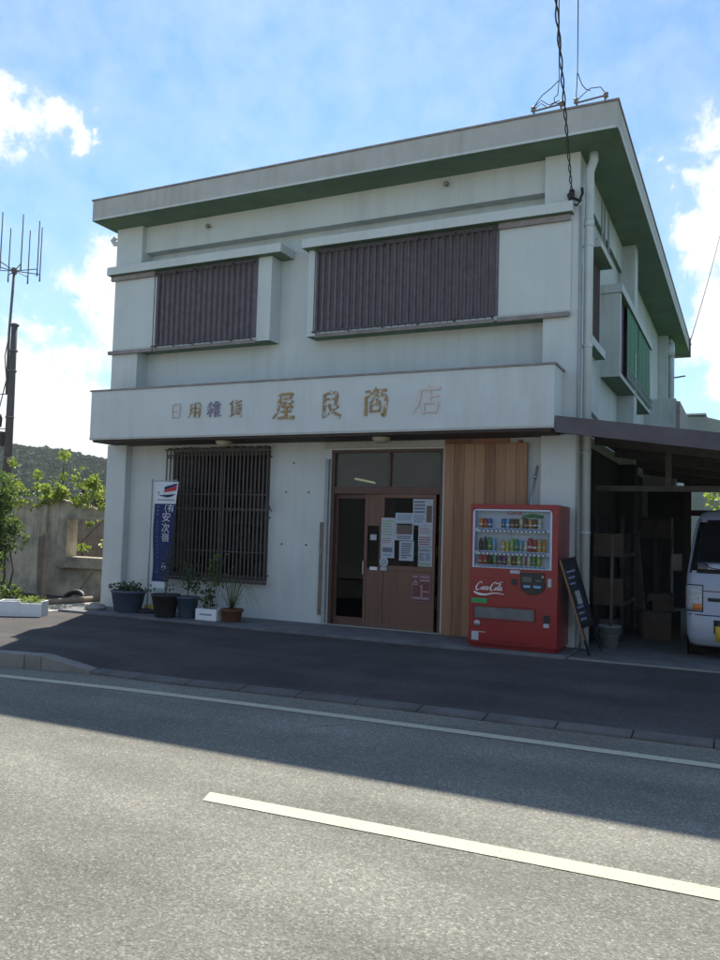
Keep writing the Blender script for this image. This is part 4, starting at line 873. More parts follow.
# ------------------------------------------------------------------ pots and plants
def plant_pot(label, loc, prof, mt_, sx=1., sy=1., plants=(), group='flower pots along the shop wall'):
    t = thing('potted_plant', label, 'potted plant', loc, group)
    mb = MB(); mb.lathe(prof, (0,0,0), 28, sx, sy); mb.build('pot', mt_, t)
    rim = prof[-1]; 
    mb = MB(); mb.lathe([(rim[0]*.9, rim[1]-.03),(rim[0]*.88, rim[1]-.02)], (0,0,0), 20, sx, sy); mb.build('soil', 'stem', t)
    return t
def pt(r0_, r1, h, lip=.015): return [(r0_*.9,0),(r0_,.01),(r1,h-.03),(r1+lip,h-.03),(r1+lip,h),(r1-.01,h),(r1-.02,h-.02)]
rg = random.Random(11)
p1 = plant_pot('wide oval blue grey pot of low leafy plants beside the left column', (.97,-.42,.034), pt(.2,.26,.34), 'bluepot', 1.15, .85)
mb = MB(); leaves(mb, [(rg.gauss(0,.16), rg.gauss(0,.1), .34+abs(rg.gauss(0,.06))) for _ in range(170)], .07, rg); mb.build('leaves', 'leafdark', p1)
p2 = plant_pot('tall dark tapered pot in front of the banner with a thin plant', (1.88,-.62,.034), pt(.15,.21,.35), 'darkpot')
mb = MB(); 
for k in range(5): mb.tube([(0,0,.3),(rg.uniform(-.04,.04),0,.6),(rg.uniform(-.09,.09),rg.uniform(-.05,.05),.95+rg.random()*.25)], [.006,.005,.002], 4)
mb.build('stem', 'stem', p2)
mb = MB(); leaves(mb, [(rg.gauss(0,.07), rg.gauss(0,.06), rg.uniform(.4,1.2)) for _ in range(70)], .06, rg); mb.build('leaves', 'leafdark', p2)
p3 = plant_pot('upright slate blue bucket pot under the barred window with a leafy stem', (2.22,-.52,.034), pt(.125,.165,.33), 'bluepot2')
mb = MB(); mb.tube([(0,0,.28),(.01,0,.6),(.03,0,.85)], [.01,.008,.003], 5); mb.build('stem', 'stem', p3)
mb = MB(); leaves(mb, [(rg.gauss(.03,.09), rg.gauss(0,.08), .42+rg.random()*.42) for _ in range(110)], .075, rg); mb.build('leaves', 'leafdark', p3)
p4 = thing('planter_box', 'small white foam box of leafy seedlings under the barred window', 'planter', (2.62,-.47,.034), 'white foam planters')
mb = MB(); mb.box(-.19,.19,-.13,.13,0,.03); mb.box(-.19,.19,-.13,-.105,.03,.17); mb.box(-.19,.19,.105,.13,.03,.17); mb.box(-.19,-.165,-.105,.105,.03,.17); mb.box(.165,.19,-.105,.105,.03,.17); mb.build('box', 'foam', p4, .006)
bx('soil', 'stem', p4, -.164, .164, -.104, .104, .031, .14); bx('printed_band', 'lblue', p4, -.11, .11, -.132, -.1305, .075, .10)
mb = MB()
for k in range(6): mb.tube([(-.1+.04*k,0,.14),(-.12+.045*k,.02,.4),(-.1+.05*k,.04,.7+.25*rg.random())], [.006,.005,.002], 4)
mb.build('stem', 'stem', p4)
mb = MB(); leaves(mb, [(rg.gauss(-.05,.08), rg.gauss(0,.07), .2+rg.random()*.25) for _ in range(100)]+[(rg.gauss(.05,.1), rg.gauss(0.03,.07), .5+rg.random()*.5) for _ in range(110)], .075, rg); mb.build('leaves', 'leafmid', p4)
p5 = plant_pot('low terracotta pot with long arching grassy leaves under the barred window', (3.0,-.47,.034), pt(.13,.16,.19), 'terra')
mb = MB()
for k in range(34):
    a = rg.uniform(0,6.28); l_ = rg.uniform(.25,.55); h = rg.uniform(.1,.5); c_ = Vector((math.cos(a), math.sin(a)*.6, 0)); s_ = Vector((-c_.y, c_.x, 0))*.009
    q = [Vector((0,0,.17)), c_*l_*.4+Vector((0,0,.17+h)), c_*l_*.8+Vector((0,0,.2+h*.85)), c_*l_*1.0+Vector((0,0,.15+h*.4))]
    for i in range(3): mb.face([q[i]-s_*(1-i*.25), q[i+1]-s_*(1-i*.3-.25), q[i+1]+s_*(1-i*.3-.25), q[i]+s_*(1-i*.25)])
mb.build('leaves', 'leafmid', p5)
mb = MB(); mb.lathe([(.13,0),(.16,.04),(.13,.09),(.06,.11)], (0,0,0), 9, 1.3, .9, smooth=False); tag(mb.build('stone', 'concrete', loc=(.36,-.5,.03)), 'rounded grey stone at the foot of the left column', 'stone')
tag(MB().box(1.2,1.45,-.3,-.16,.035,.15).build('yellow_block', 'yellow', bevel=.01), 'small dull yellow block behind the blue oval pot', 'block')

# ------------------------------------------------------------------ left yard: ruined wall, shrubs, planter, post, pole
rw = thing('ruined_wall', 'roofless grey mortar wall with a framed window opening left of the shop', 'wall', (0,0,0))
prof = [(-9,-.1),(-9,1.75),(-6,1.85),(-3.67,1.905),(-3.03,1.93),(-2.6,1.9),(-2.27,1.86),(-1.6,1.76),(-1.15,1.66),(-.25,1.6),(-.25,-.1)]
hole = [(-1.95,.77),(-.6,.77),(-.6,1.49),(-1.95,1.49)]
mb = MB()
def top(x):
    pr_ = prof[1:-1]
    for (a, za), (b_, zb) in zip(pr_, pr_[1:]):
        if a <= x <= b_: return lerp(za, zb, (x-a)/(b_-a))
    return 1.6
xs_ = sorted(set([-9+.35*i for i in range(26)]+[-1.95,-.6,-.25]))
rj = random.Random(5); tz = {x: top(x)+rj.uniform(-.02,.02) for x in xs_}
for a, b_ in zip(xs_, xs_[1:]):
    if a > -.24: continue
    segs = [(-.1,.77),(1.49,None)] if -1.951 < a < -.61 else [(-.1,None)]
    for s0, s1 in segs:
        ta, tb = (tz[a], tz[b_]) if s1 is None else (s1, s1)
        mb.hexa([(a,1.2,s0),(b_,1.2,s0),(b_,1.38,s0),(a,1.38,s0),(a,1.2,ta),(b_,1.2,tb),(b_,1.38,tb),(a,1.38,ta)])
bmesh.ops.remove_doubles(mb.bm, verts=mb.bm.verts, dist=1e-4)
seen = {}
for f_ in list(mb.bm.faces):
    k_ = tuple(sorted(v.index for v in f_.verts)) if False else tuple(round(q, 3) for q in f_.calc_center_median())
    seen.setdefault(k_, []).append(f_)
for fs in seen.values():
    if len(fs) > 1: bmesh.ops.delete(mb.bm, geom=fs, context='FACES_ONLY')
mb.build('masonry', 'ruin', rw)
mb = MB(); mb.box(-2.2,-1.951,1.10,1.25,.53,1.52); mb.box(-1.95,-.6,1.08,1.25,.55,.769); mb.box(-1.95,-.6,1.14,1.25,1.491,1.53); mb.build('window_frame', 'ruin', rw, .02)
bx('pier', 'ruin', rw, -2.75, -2.55, 1.12, 1.199, -.1, 1.88, bevel=.02)
tag(MB().box(-9,-.3,4.2,4.35,-.1,1.8).build('boundary_wall', 'oldwood'), 'brownish wall seen through the opening of the ruined wall', 'wall')
tag(MB().hexa([(-1.22,-.25,0),(-1.10,-.25,0),(-1.10,-.15,0),(-1.22,-.15,0),(-1.24,-.25,1.16),(-1.08,-.25,1.22),(-1.08,-.15,1.22),(-1.24,-.15,1.16)]).build('timber_post', 'oldwood'), 'weathered upright timber post before the ruined wall', 'post')
mb = MB(); mb.tube([(-.92,-.42,.05),(-.83,.1,.06),(-.72,.75,.06)], .055, 8); tag(mb.build('timber_beam', 'oldwood'), 'long round timber lying on the ground by the left column', 'beam')
mb = MB(); mb.tube([(-1.45,.9,.05),(-1.2,1.05,.5)], .015, 6); tag(mb.build('broken_stick', 'oldwood'), 'thin stick leaning against the ruined wall below its window', 'stick')
mb = MB()
for i in range(25):
    pass
mb.tube([(-1.15+.22*math.cos(q*math.pi/10), .55+.08*math.sin(q*math.pi/10), .03+.13*math.sin(q*math.pi/10)) for q in range(11)], .05, 8); tag(mb.build('old_tyre', 'black'), 'half buried black tyre lying below the ruined window', 'tyre')
# white foam planter at the kerb side
pl = thing('planter_box', 'broken white foam box of weeds standing in sun at the far left', 'planter', (-.05,-1.6,.0), 'white foam planters')
mb = MB()
def rb(x0_, x1_, y0_, y1_, z0_, z1_): mb.box(x0_, x1_, y0_, y1_, z0_, z1_)
rb(-.34,.34,-.16,.16,0,.03); rb(-.34,.02,-.16,-.13,.03,.23); rb(.02,.34,-.16,-.13,.03,.20); rb(-.34,.34,.13,.16,.03,.23); rb(-.34,-.31,-.13,.13,.03,.23); rb(.31,.34,-.13,.13,.03,.23)
o = mb.build('box', 'foam', pl, .008); bx('soil', 'stem', pl, -.309, .309, -.129, .129, .031, .17)
mb = MB(); leaves(mb, [(rg.gauss(.15,.09), rg.gauss(0,.08), .2+rg.random()*.09) for _ in range(90)], .06, rg); mb.build('leaves', 'leafbright', pl)
pl.rotation_euler = (0,0,R(28))
pg = thing('planter_box', 'grey concrete trough of dark plants at the left frame edge', 'planter', (-.75,-1.95,0)); bx('box', 'concrete', pg, -.35, .35, -.15, .15, 0, .24, bevel=.01); pg.rotation_euler = (0,0,R(20))
mb = MB(); leaves(mb, [(rg.gauss(0,.17), rg.gauss(0,.08), .22+rg.random()*.3) for _ in range(260)], .07, rg); mb.build('leaves', 'leafdark', pg)
# shrub
def shrub(name, label, cat, c, blobs_, stems, lm, size, n, flat=.3, seed=1, group=None):
    rs = random.Random(seed); t = thing(name, label, cat, c, group)
    mb = MB()
    for s in stems: mb.tube([Vector(p_)-Vector(c) for p_ in s], [.025,.018,.01,.006][:len(s)] if len(s) <= 4 else .012, 5)
    mb.build('stem', 'stem', t)
    mb = MB(); P = []
    for (bx_, by_, bz_, rx, rz) in blobs_:
        k = int(n*rx*rz/.25)
        for _ in range(k):
            d = Vector((rs.gauss(0,1), rs.gauss(0,1), rs.gauss(0,1))).normalized()*rs.random()**.4
            d = Vector((bx_+d.x*rx, by_+d.y*rx, bz_+d.z*rz))
            if noise.noise(d*3.2+Vector((seed,0,0))) < -.18: continue
            P.append(d-Vector(c))
    leaves(mb, P, size, rs, flat)
    mb.build('foliage', lm, t); return t
shrub('shrub', 'leafy green shrub filling the left edge before the ruined wall', 'shrub', (-1.9,-.9,0),
      [(-2.0,-.6,2.0,.4,.35), (-1.75,-.7,1.75,.3,.25), (-2.0,-.8,1.0,.5,.5), (-1.9,-.7,1.45,.5,.4), (-1.5,-.7,1.15,.36,.32), (-2.2,-.5,1.9,.5,.4), (-1.7,-.9,.8,.35,.35), (-1.3,-.8,1.35,.22,.16), (-2.3,-.6,1.2,.5,.9), (-1.8,-.9,.3,.45,.28), (-1.15,-.9,.22,.3,.16)],
      [[(-1.6,-.7,0),(-1.5,-.7,.5),(-1.55,-.7,1.2)], [(-1.9,-.8,0),(-1.9,-.7,.8),(-1.8,-.7,1.5)], [(-2.2,-.6,0),(-2.2,-.6,1.),(-2.2,-.5,2.)], [(-1.4,-.75,0),(-1.25,-.75,.6),(-1.4,-.75,1.1)]], 'leafmid', .07, 2000, .3, 2)
vb_ = []; st = []; rs = random.Random(9)
tips = [(-2.9,1.2,2.35),(-2.6,1.1,2.1),(-2.2,1.2,2.75),(-2.1,1.15,2.0),(-1.75,1.1,2.35),(-1.6,1.2,2.2),(-1.35,1.15,2.35),(-1.2,1.15,1.78),(-1.5,1.1,1.8),(-1.05,1.2,1.72),(-3.3,1.1,2.1),(-2.45,1.1,1.95),(-3.5,1.1,2.6),(-1.85,1.2,2.05),(-3.1,1.0,1.8),(-2.75,1.,1.75)]
tips += [(rs.uniform(-3.9,-1.0), rs.uniform(1.0,1.35), rs.uniform(1.8,2.5 if k_ % 3 else 2.1)) for k_ in range(26)]
for tx, ty, tz_ in tips:
    x0_ = tx-rs.uniform(.0,.4); st.append([(x0_,1.5,1.6),(x0_+.05,1.45,1.9),(lerp(x0_,tx,.6),1.3,lerp(1.9,tz_,.6)),(tx,ty,tz_)])
    vb_.append((tx,ty,tz_,.13,.11))
    if tz_ > 2.2: vb_.append((lerp(x0_,tx,.6),1.3,lerp(1.9,tz_,.5),.10,.10))
shrub('climbing_vine', 'yellow green vine sprawling over the top of the ruined wall', 'vine', (-2.2,1.4,0), vb_, st, 'leafbright', .072, 1500, .1, 4)
shrub('climbing_vine', 'sunlit vine sprigs hanging inside the window opening of the ruined wall', 'vine', (-3.2,3.2,0), [(-3.85,3.2,.95,.12,.2),(-3.5,3.2,.85,.16,.1),(-3.0,3.2,1.45,.14,.1),(-2.9,3.2,.95,.12,.14),(-3.4,3.2,1.4,.1,.1)], [[(-3.6,3.3,0),(-3.6,3.2,1.),(-3.0,3.2,1.5)],[(-3.,3.3,0),(-2.9,3.2,1.),(-2.9,3.2,1.3)]], 'leafbright', .11, 800, .1, 6)
mb = MB(); leaves(mb, [(rs.uniform(-.9,-.6)+rs.gauss(0,.05), -.9+rs.gauss(0,.12), .02+rs.random()*.16) for _ in range(60)], .06, rs, -.2, .2); tag(mb.build('dry_weeds', 'stem'), kind='stuff')

mb = MB(); ths = []
for _ in range(15000):
    x = rs.uniform(-75,-15); y = rs.uniform(42,60)
    ths.append((x, y, rs.random()**.6*(3.6+1.6*noise.noise(Vector((x*.2, y*.2, 1))))))
leaves(mb, ths, .7, rs, .2, .8); tag(mb.build('far_thicket', 'leafdark', fix=False), kind='stuff')
# utility pole with antenna
up = thing('utility_pole', 'tall dark pole carrying a ring of upright rod antennas at the left', 'pole', (-13.1,9.3,-.17))
mb = MB(); mb.tube([(0,0,0),(.1,-.1,5.5),(.16,-.16,8.35)], [.17,.125,.10], 14); mb.build('shaft', 'poledark', up)
for z in (8.3,7.4,6.7,5.1,3.7,3.0): MB().lathe([(.15,-.03),(.15,.03)], (.1+.04*z/8,-.1-.04*z/8,z), 12).build('band', 'antenna', up)
for z in (3.2,4.0,4.7,5.9): MB().tube([(.1,-.1,z),(-.28,-.25,z)], .02, 5).build('step_iron', 'antenna', up)
mb = MB(); mb.tube([(.0,-.2,5.9),(-.02,-.22,8.0),(.05,-.2,10.25)], .045, 8); mb.build('mast', 'antenna', up)
bx('junction_box', 'poledark', up, -.36, -.08, -.3, -.08, 4.1, 4.6)
mb = MB(); mb.tube([(-.05,-.2,7.9),(-.14,-.24,7.2),(-.05,-.2,6.4),(-.2,-.3,5.4),(-.2,-.3,4.6)], .02, 5); mb.lathe([(.06,0),(.08,.3),(.03,.45)], (-.16,-.28,4.75), 8); mb.build('cable', 'wire', up)
mb = MB()
for k in range(8):
    a = 2*math.pi*k/8+.3; c_ = Vector((math.cos(a), math.sin(a), 0)); o_ = Vector((.05,-.2,10.2))
    e_ = o_+c_*.85; mb.tube([o_, e_+Vector((0,0,.05))], .018, 5); mb.tube([e_-Vector((0,0,.2)), e_+Vector((0,0,.1)), e_+Vector((0,0,1.75))], [.03,.022,.018], 5)
mb.lathe([(.09,-.1),(.09,.1)], (.05,-.2,10.2), 10); mb.build('antenna_ring', 'antenna', up)

# hill
mb = MB(); rows_ = []
prof_ = [(-900,32),(-560,48),(-420,46),(-330,34),(-285,28.5),(-239,21),(-223,18),(-204,12),(-180,7),(-140,9),(-60,5),(60,4),(300,12),(700,25)]
NX = 260
for i in range(NX+1):
    x = -900+1600*i/NX if False else lerp(-900, 700, i/NX)
    h = poly([x], prof_)[0]
    yb_ = 260-(x+239)*.35
    row = []
    for j in range(15):
        t = j/14; y = lerp(yb_-170, yb_+25, t)
        z = h*math.sin(t*math.pi/2)**.8*1.12+ (noise.noise(Vector((x*.09, y*.09, 0)))*2.2+noise.noise(Vector((x*.35, y*.35, 5)))*1.1)*min(1, t*3) - .4
        row.append(mb.bm.verts.new((x, y, z)))
    row.append(mb.bm.verts.new((x, yb_+200, -1))); rows_.append(row)
for A, C_ in zip(rows_, rows_[1:]):
    for j in range(15): mb.bm.faces.new((A[j], C_[j], C_[j+1], A[j+1]))
tag(mb.build('forested_hill', 'hill'), kind='structure')
# tree clumps over the hill near the visible ridge
mb = MB(); rs = random.Random(21); 
cl_ = []
for _ in range(42000):
    x = rs.uniform(-330,-150); t = rs.uniform(.2,1.0)**.7; h = poly([x], prof_)[0]; yb_ = 260-(x+239)*.35; y = lerp(yb_-170, yb_+25, t)
    g_ = noise.noise(Vector((x*.3, y*.3, 9)))
    z = h*math.sin(min(t,1)*math.pi/2)**.8*1.12+noise.noise(Vector((x*.09, y*.09, 0)))*2.2*min(1, t*3)+g_*2.0+rs.uniform(-.3,.7)
    cl_.append((x, y, z))
leaves(mb, cl_, 1.7, rs, .5, .9)
tag(mb.build('hill_forest', 'hill', fix=False), kind='stuff')

# ------------------------------------------------------------------ carport
CP = thing('carport', 'lean-to carport with a grey brown fascia board sloping down from the shop side', 'carport')
def slope(x, z0_=2.955): return z0_-(x-7.76)*.139
mb = MB(); xa, xb = 7.76, 13.2
mb.hexa([(xa,-.54,slope(xa)-.21),(xb,-.54,slope(xb)-.21),(xb,-.50,slope(xb)-.21),(xa,-.50,slope(xa)-.21),(xa,-.54,slope(xa)),(xb,-.54,slope(xb)),(xb,-.50,slope(xb)),(xa,-.50,slope(xa))]); mb.build('fascia_board', 'fasciawood', CP, .004)
mb = MB(); n = 76; Vv = []
for k in range(n+1):
    x = lerp(7.89, 13.3, k/n); z = slope(x)-.03+(.012 if k % 2 else -.012)
    Vv.append((mb.bm.verts.new((x,-.5,z)), mb.bm.verts.new((x,8.6,z))))
for A, C_ in zip(Vv, Vv[1:]): mb.bm.faces.new((A[0], C_[0], C_[1], A[1]))
mb.build('roof_sheet', 'rooftin', CP)
for y in (-.2, 1.1, 3., 5., 7., 8.4):
    mb = MB(); mb.hexa([(7.97,y,slope(7.97)-.17),(13.2,y,slope(13.2)-.17),(13.2,y+.07,slope(13.2)-.17),(7.97,y+.07,slope(7.97)-.17),(7.97,y,slope(7.97)-.06),(13.2,y,slope(13.2)-.06),(13.2,y+.07,slope(13.2)-.06),(7.97,y+.07,slope(7.97)-.06)]); mb.build('rafter', 'beam', CP)
mb = MB(); mb.box(8.0,13.1,1.0,1.09,2.09,2.17); mb.build('cross_beam', 'beam', CP, .004)
bx('strut', 'beam', CP, 8.92,9.0,1.005,1.085,2.172,slope(8.95)-.18, bevel=.004); bx('strut', 'beam', CP, 10.9,10.98,1.005,1.085,2.172,slope(10.98)-.18, bevel=.004)
for x in (11.35, 13.05):
    for y in (-.3, 4., 8.2): bx('post', 'beam', CP, x, x+.1, y, y+.1, .0, slope(x+.1)-.17, bevel=.005)
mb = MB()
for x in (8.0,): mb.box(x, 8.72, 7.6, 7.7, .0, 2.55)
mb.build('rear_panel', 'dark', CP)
bx('wall_shade_sheet', 'dark', CP, 7.884, 7.905, .6, 3.85, .013, 2.72); bx('wall_shade_sheet', 'dark', CP, 7.884, 7.905, 4.3, 7.55, .013, 2.72)  # added near-black sheets: carport shade put into colour over the pale wall
bx('wall_shade_sheet', 'dark', CP, 7.906, 8.165, 3.86, 3.896, .013, 2.7); bx('wall_shade_sheet', 'dark', CP, 8.166, 8.18, 3.86, 4.28, .013, 2.7)  # same painted shade carried round the pier faces
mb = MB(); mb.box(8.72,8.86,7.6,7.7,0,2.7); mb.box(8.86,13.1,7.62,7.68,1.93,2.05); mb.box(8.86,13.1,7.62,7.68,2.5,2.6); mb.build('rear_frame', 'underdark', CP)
mb = MB(); mb.tube([(xa+1.6+.22*k,-.545,slope(xa+1.6+.22*k)-.12) if False else (8.9+.18*k,-.548,slope(8.9+.18*k)-.11) for k in range(2)], .001, 4)
mb.bm.clear()
for k in range(12): mb.lathe([(.008,-.004),(.008,.0)], (8.0+.42*k,-.541,slope(8.0+.42*k)-.10), 8, axis='y')
mb.build('nail_heads', 'bar', CP)
# stored things
tsh = thing('storage_rack', 'dark wooden rack with pale shelf boards against the shop side wall', 'shelf')
for a, c in ((7.97,1.2),(8.32,1.2),(7.97,2.3),(8.32,2.3)): bx('post', 'dark', tsh, a, a+.05, c, c+.05, .012, 1.75)
for z in (.5, 1.18): bx('shelf_board', 'beam', tsh, 7.96, 8.38, 1.17, 2.38, z, z+.05)
for z, h in ((.551,.33),(1.231,.27)): bx('side_board', 'cardboard', tsh, 7.97, 8.37, 1.14, 1.165, z, z+h)
cl = [('cardboard_box', 'tattered brown cardboard box on the carport floor nearest the van', 'box', 'cardboard', (8.62,9.02,1.6,2.0,.013,.42)),
      ('cardboard_box', 'brown carton on top of the lower box in the dark carport', 'box', 'cardboard', (8.66,8.95,1.65,1.95,.421,.66)),
      ('plastic_crate', 'dark blue crate on the floor beneath the wooden rack', 'crate', 'bluecrate', (8.03,8.31,1.28,1.7,.013,.3)),
      ('wooden_crate', 'wide low wooden crate behind the grey bucket', 'crate', 'beam', (8.4,8.85,2.4,2.9,.013,.33)),
      ('storage_cabinet', 'tall dull green cabinet at the back of the carport', 'cabinet', 'intwall', (8.05,8.6,6.0,6.6,.013,1.85))]
for nm, lb, ct, mm, (a,b_,c,d,e_,h) in cl:
    t = thing(nm, lb, ct, ((a+b_)/2,(c+d)/2,e_)); w2, d2_ = (b_-a)/2, (d-c)/2; hh = h-e_
    t.rotation_euler = (0, 0, {'cardboard_box': R(-14), 'wooden_crate': R(9)}.get(nm, 0)*(1 if e_ < .1 else -1.3))
    bx('body', mm, t, -w2, w2, -d2_, d2_, 0, hh, bevel=.006)
    mb = MB(); mb.box(-w2-.004, w2+.004, -d2_-.005, -d2_-.0005, hh*.78, hh*.97); mb.box(-.03, .03, -d2_-.004, -d2_-.0005, .01, hh*.76); mb.build('lid' if 'box' in nm else 'front_slat', 'beam', t)
t = thing('plywood_sheet', 'dark plywood sheet leaning on the shop side behind the rack', 'board', (8.15,3.0,.013))
MB().hexa([(0,0,0),(.35,-.1,0),(.36,-.08,0),(.01,.02,0),(-.2,.5,1.5),(.15,.4,1.5),(.16,.42,1.5),(-.19,.52,1.5)]).build('sheet', 'oldwood', t)
t = thing('work_cloth', 'grubby cloth draped over the topmost carton in the carport', 'cloth', (8.8,1.8,.66))
mb = MB(); G = [[mb.bm.verts.new((-.17+.34*i/8, -.17+.34*j/8, .012+.012*math.sin(i*1.3+j)-(.12 if j == 0 else 0)-(.05 if i == 0 else 0))) for j in range(9)] for i in range(9)]
for i in range(8):
    for j in range(8): mb.bm.faces.new((G[i][j],G[i+1][j],G[i+1][j+1],G[i][j+1])).smooth = True
o = mb.build('cloth', 'beam', t, fix=False); q_ = o.modifiers.new('solid', 'SOLIDIFY'); q_.thickness = .006
for x, lb, nm in ((8.72, 'long broom leaning in the dark behind the cartons', 'broom'), (8.56, 'rusty rake leaning by the cabinet in the carport', 'rake')):
    t = thing(nm, lb, nm, (x,3.4,.013)); MB().tube([(0,0,.1),(.1,.3,1.6)], .014, 6).build('handle', 'beam', t)
    mb = MB()
    for k in range(8): mb.tube([(0,0,.15),(-.12+.034*k,-.03,.0)], .006, 4)
    mb.build('head', 'stem' if nm == 'broom' else 'rust', t)

# ------------------------------------------------------------------ van
VN = thing('parked_van', 'small pale cab-over van parked nose out under the carport', 'van', (9.985, 0.0, .0))
HL, RZ = 3.3, 1.475/2
zs_ = [(.17, .10, 3.2, .66), (.20, .03, 3.26, .70), (.30, .0, 3.29, .725), (.52, -.005, 3.3, .7375), (.56, .015, 3.3, .7375), (.86, .03, 3.3, .7375), (1.0, .055, 3.3, .735), (1.06, .10, 3.3, .73), (1.30, .27, 3.28, .705), (1.55, .46, 3.25, .675), (1.70, .58, 3.2, .645), (1.80, .72, 3.12, .60), (1.85, .95, 2.95, .50), (1.86, 1.3, 2.6, .3)]
def vring(yf_, yr_, hw, n=9, rad=.13):
    rad = min(rad, hw*.5); pts = []
    # front edge is slightly bowed
    for k in range(n): u_ = -1+2*k/(n-1); pts.append((u_*(hw-rad), yf_+.05*u_*u_))
    for k in range(1, 4): a = math.pi/2*k/4; pts.append((hw-rad+rad*math.sin(a), yf_+.05+rad*(1-math.cos(a))))
    for k in range(n): pts.append((hw, lerp(yf_+.05+rad, yr_-.06, k/(n-1))))
    for k in range(n): pts.append((lerp(hw-.05, -(hw-.05), k/(n-1)), yr_))
    for k in range(n): pts.append((-hw, lerp(yr_-.06, yf_+.05+rad, k/(n-1))))
    for k in range(1, 4): a = math.pi/2*(1-k/4); pts.append((-(hw-rad+rad*math.sin(a)), yf_+.05+rad*(1-math.cos(a))))
    return pts
mb = MB(); rings = [[mb.bm.verts.new((p_[0], p_[1], z)) for p_ in vring(a, b_, h)] for z, a, b_, h in zs_]
for A, C_ in zip(rings, rings[1:]):
    for k in range(len(A)):
        f_ = mb.bm.faces.new((A[k], A[(k+1)%len(A)], C_[(k+1)%len(A)], C_[k])); f_.smooth = True
mb.bm.faces.new(rings[0][::-1]); mb.bm.faces.new(rings[-1]); mb.build('body', 'vanwhite', VN)
def vint(z):
    for q, s in zip(zs_, zs_[1:]):
        if q[0] <= z <= s[0]:
            t = (z-q[0])/(s[0]-q[0]); return [lerp(q[i], s[i], t) for i in range(4)]
def vfront(u_, z, off=.006):   # u -1..1 arc along the front including corners
    _, yf_, yr_, hw = vint(z); rad = min(.13, hw*.5); arc = math.pi/2*rad; half = (hw-rad); tot = half+arc; s = abs(u_)*tot; sg = 1 if u_ >= 0 else -1
    if s <= half: return (sg*s, yf_+.05*(s/half)**2-off, z)
    a = (s-half)/rad; return (sg*(half+(rad+off)*math.sin(a)), yf_+.05+rad-(rad+off)*math.cos(a), z)
def vpatch(name, mt_, u0_, u1_, z0_, z1_, off=.006, nu=12, nz=5, taper=0., parent=VN):
    mb = MB(); G = []
    for i in range(nu+1):
        col = []
        for j in range(nz+1):
            z = lerp(z0_, z1_, j/nz); ta = 1-taper*(j/nz); col.append(mb.bm.verts.new(vfront(lerp(u0_, u1_, i/nu)*ta, z, off)))
        G.append(col)
    for i in range(nu):
        for j in range(nz): mb.bm.faces.new((G[i][j],G[i+1][j],G[i+1][j+1],G[i][j+1])).smooth = True
    o = mb.build(name, mt_, parent); s = o.modifiers.new('solid', 'SOLIDIFY'); s.thickness = .004; s.offset = 0; return o
vpatch('windscreen_seal', 'black', -.88, .88, 1.05, 1.71, .004, taper=.03); ws = vpatch('windscreen', 'vanglass', -.85, .85, 1.08, 1.68, .009, taper=.03)
vpatch('dashboard_paper', 'paper', -.62, -.35, 1.10, 1.17, .012, 4, 2)
MB().tube([Vector(vfront(-.2,1.07,.02)), Vector(vfront(-.6,1.12,.02)), Vector(vfront(-.72,1.2,.02))], .006, 5).build('wiper', 'black', VN)
for s in (-1, 1):
    a, b_ = (-.96, -.68) if s < 0 else (.68, .96)
    hl = vpatch('headlight', 'lens', a, b_, .60, .90, .010, 6, 4); vpatch('headlight_rim', 'blackplastic', a-.015, b_+.015, .588, .912, .006, 6, 4, parent=hl)
    c, d = (-.80, -.69) if s < 0 else (.69, .80); vpatch('indicator', 'amber', c, d, .61, .68, .014, 4, 2, parent=hl)
    # side windows
    for yy0, yy1 in ((.62,1.45),(1.53,3.05)):
        mb = MB(); pts = []
        for z in (1.08, 1.35, 1.62):
            q = vint(z); sh_ = max(0, (z-1.08))*.5 if yy0 < 1 else 0
            pts.append([mb.bm.verts.new((s*(q[3]+.005), y, z)) for y in (yy0+sh_, lerp(yy0,yy1,.5), yy1)])
        for A, C_ in zip(pts, pts[1:]):
            for k in range(2): mb.bm.faces.new((A[k],A[k+1],C_[k+1],C_[k]))
        mb.build('side_window', 'vanglass', VN)
    mb = MB(); mb.tube([(s*.73,.5,1.1),(s*.86,.42,1.14)], .012, 6); mb.hexa([(s*.80,.40,1.05),(s*.93,.36,1.05),(s*.93,.44,1.05),(s*.80,.46,1.05),(s*.80,.40,1.27),(s*.93,.36,1.27),(s*.93,.44,1.27),(s*.80,.46,1.27)]); mb.build('side_mirror', 'blackplastic', VN, .01)
    mb = MB(); mb.box(s*.7385-.001, s*.7385+.001, .5, .506, .3, 1.05); mb.box(s*.7385-.001, s*.7385+.001, 1.49, 1.496, .3, 1.65); mb.build('door_seam', 'black', VN)
vpatch('panel_seam', 'black', -.98, .98, .545, .555, .003, 16, 1); vpatch('panel_seam', 'black', -.68, .68, .835, .843, .004, 12, 1)
gr_ = vpatch('lower_grille', 'blackplastic', -.52, .52, .34, .50, .004, 10, 2); vpatch('badge', 'blackplastic', -.60, -.42, .72, .76, .008, 4, 1); vpatch('badge', 'cblue', -.12, .12, .68, .80, .010, 6, 2)
vpatch('number_plate', 'plate', -.50, .02, .25, .43, .02, 6, 2)
for x in (-.62, .62):
    for y in (.62, 2.5):
        wl = MB().lathe([(.17,-.08),(.26,-.08),(.27,-.05),(.27,.05),(.26,.08),(.17,.08)], (x, y, .275), 26, axis='x').build('wheel', 'tyre', VN)
        MB().lathe([(.17,-.075),(.16,-.03),(.05,-.06),(.04,-.03)] if x < 0 else [(.17,.075),(.16,.03),(.05,.06),(.04,.03)], (x, y, .275), 20, axis='x').build('rim', 'metal', wl)
mb = MB()
for s in (-1,1):
    for y in (.62,2.5): mb.lathe([(.31,0),(.31,.004)], (s*.733-(0 if s > 0 else .004), y, .29), 24, axis='x')
mb.build('wheel_arch', 'black', VN)

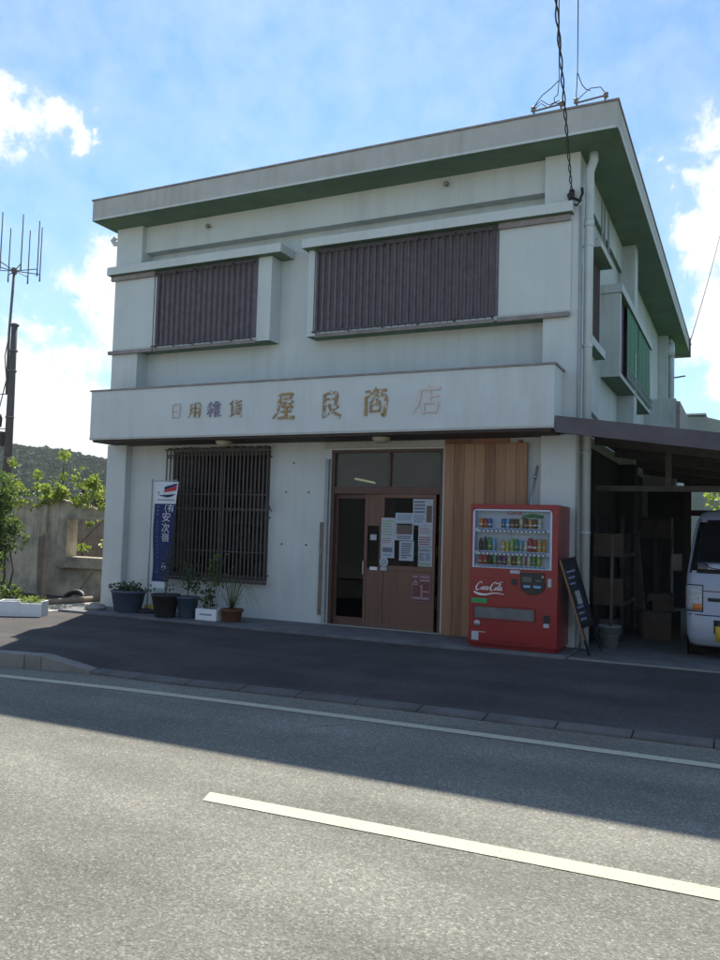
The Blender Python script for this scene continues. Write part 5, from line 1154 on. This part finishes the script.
# ------------------------------------------------------------------ beyond the carport and opposite side
nb_ = thing('neighbour_building', 'plain grey concrete building with a low gable behind the carport roof', 'building', (12,20,0))
mb = MB(); pr2 = [(-4.6,0),(-4.6,5.76),(-3.44,5.71),(-1.5,5.15),(2,4.3),(2,0)]
a = [mb.bm.verts.new((p_[0],0,p_[1])) for p_ in pr2]; b__ = [mb.bm.verts.new((p_[0],7,p_[1])) for p_ in pr2]
mb.bm.faces.new(a); mb.bm.faces.new(b__[::-1])
for i in range(len(a)): mb.bm.faces.new((a[i], b__[i], b__[(i+1)%len(a)], a[(i+1)%len(a)]))
mb.build('wall', 'neigh', nb_); bx('roof_cap', 'fascia', nb_, -4.7, -3.4, -.06, 7.0, 5.765, 5.83); bx('window', 'vanglass', nb_, -2.5, -1.5, -.03, -.001, 1.2, 2.4)
shrub('tree', 'bright bush behind the carport seen beside the van', 'tree', (10.2,13.5,0), [(9.6,13.5,1.6,.8,.9),(10.6,13.8,2.0,.9,1.),(9.2,13.2,2.6,.4,.5),(11.6,13.6,2.2,1.,1.2),(10.2,13.5,.7,1.1,.6)],
      [[(10,13.5,0),(10,13.5,1.2),(9.7,13.5,2.4),(9.4,13.4,3.0)],[(10.5,13.6,0),(10.6,13.6,1.5),(10.8,13.8,2.8)],[(11.4,13.6,0),(11.5,13.6,2.),(11.7,13.6,3.)]], 'leafbright', .16, 130, .2, 8)
# wall across the road (behind the viewer, seen in the glass)
ow = thing('retaining_wall', 'long grey concrete retaining wall across the road, mirrored in the entrance glass', 'wall', (5,-17.2,0))
bx('panel', 'neigh', ow, -30, 30, -.3, 0, -.2, 4.6); bx('coping', 'concrete', ow, -30, 30, -.36, .06, 4.6, 4.75)

# ------------------------------------------------------------------ air
hz = bpy.data.materials.new('haze'); hz.use_nodes = True; nt = hz.node_tree; nt.nodes.remove(nt.nodes['Principled BSDF'])
pv = N(nt, 'ShaderNodeVolumePrincipled', Density=.0003); pv.inputs['Color'].default_value = (.93, .95, 1, 1); nt.links.new(pv.outputs[0], nt.nodes['Material Output'].inputs['Volume'])
M['haze'] = hz
tag(MB().box(-950, 950, -950, 950, -3, 75).build('haze', 'haze'), kind='stuff')
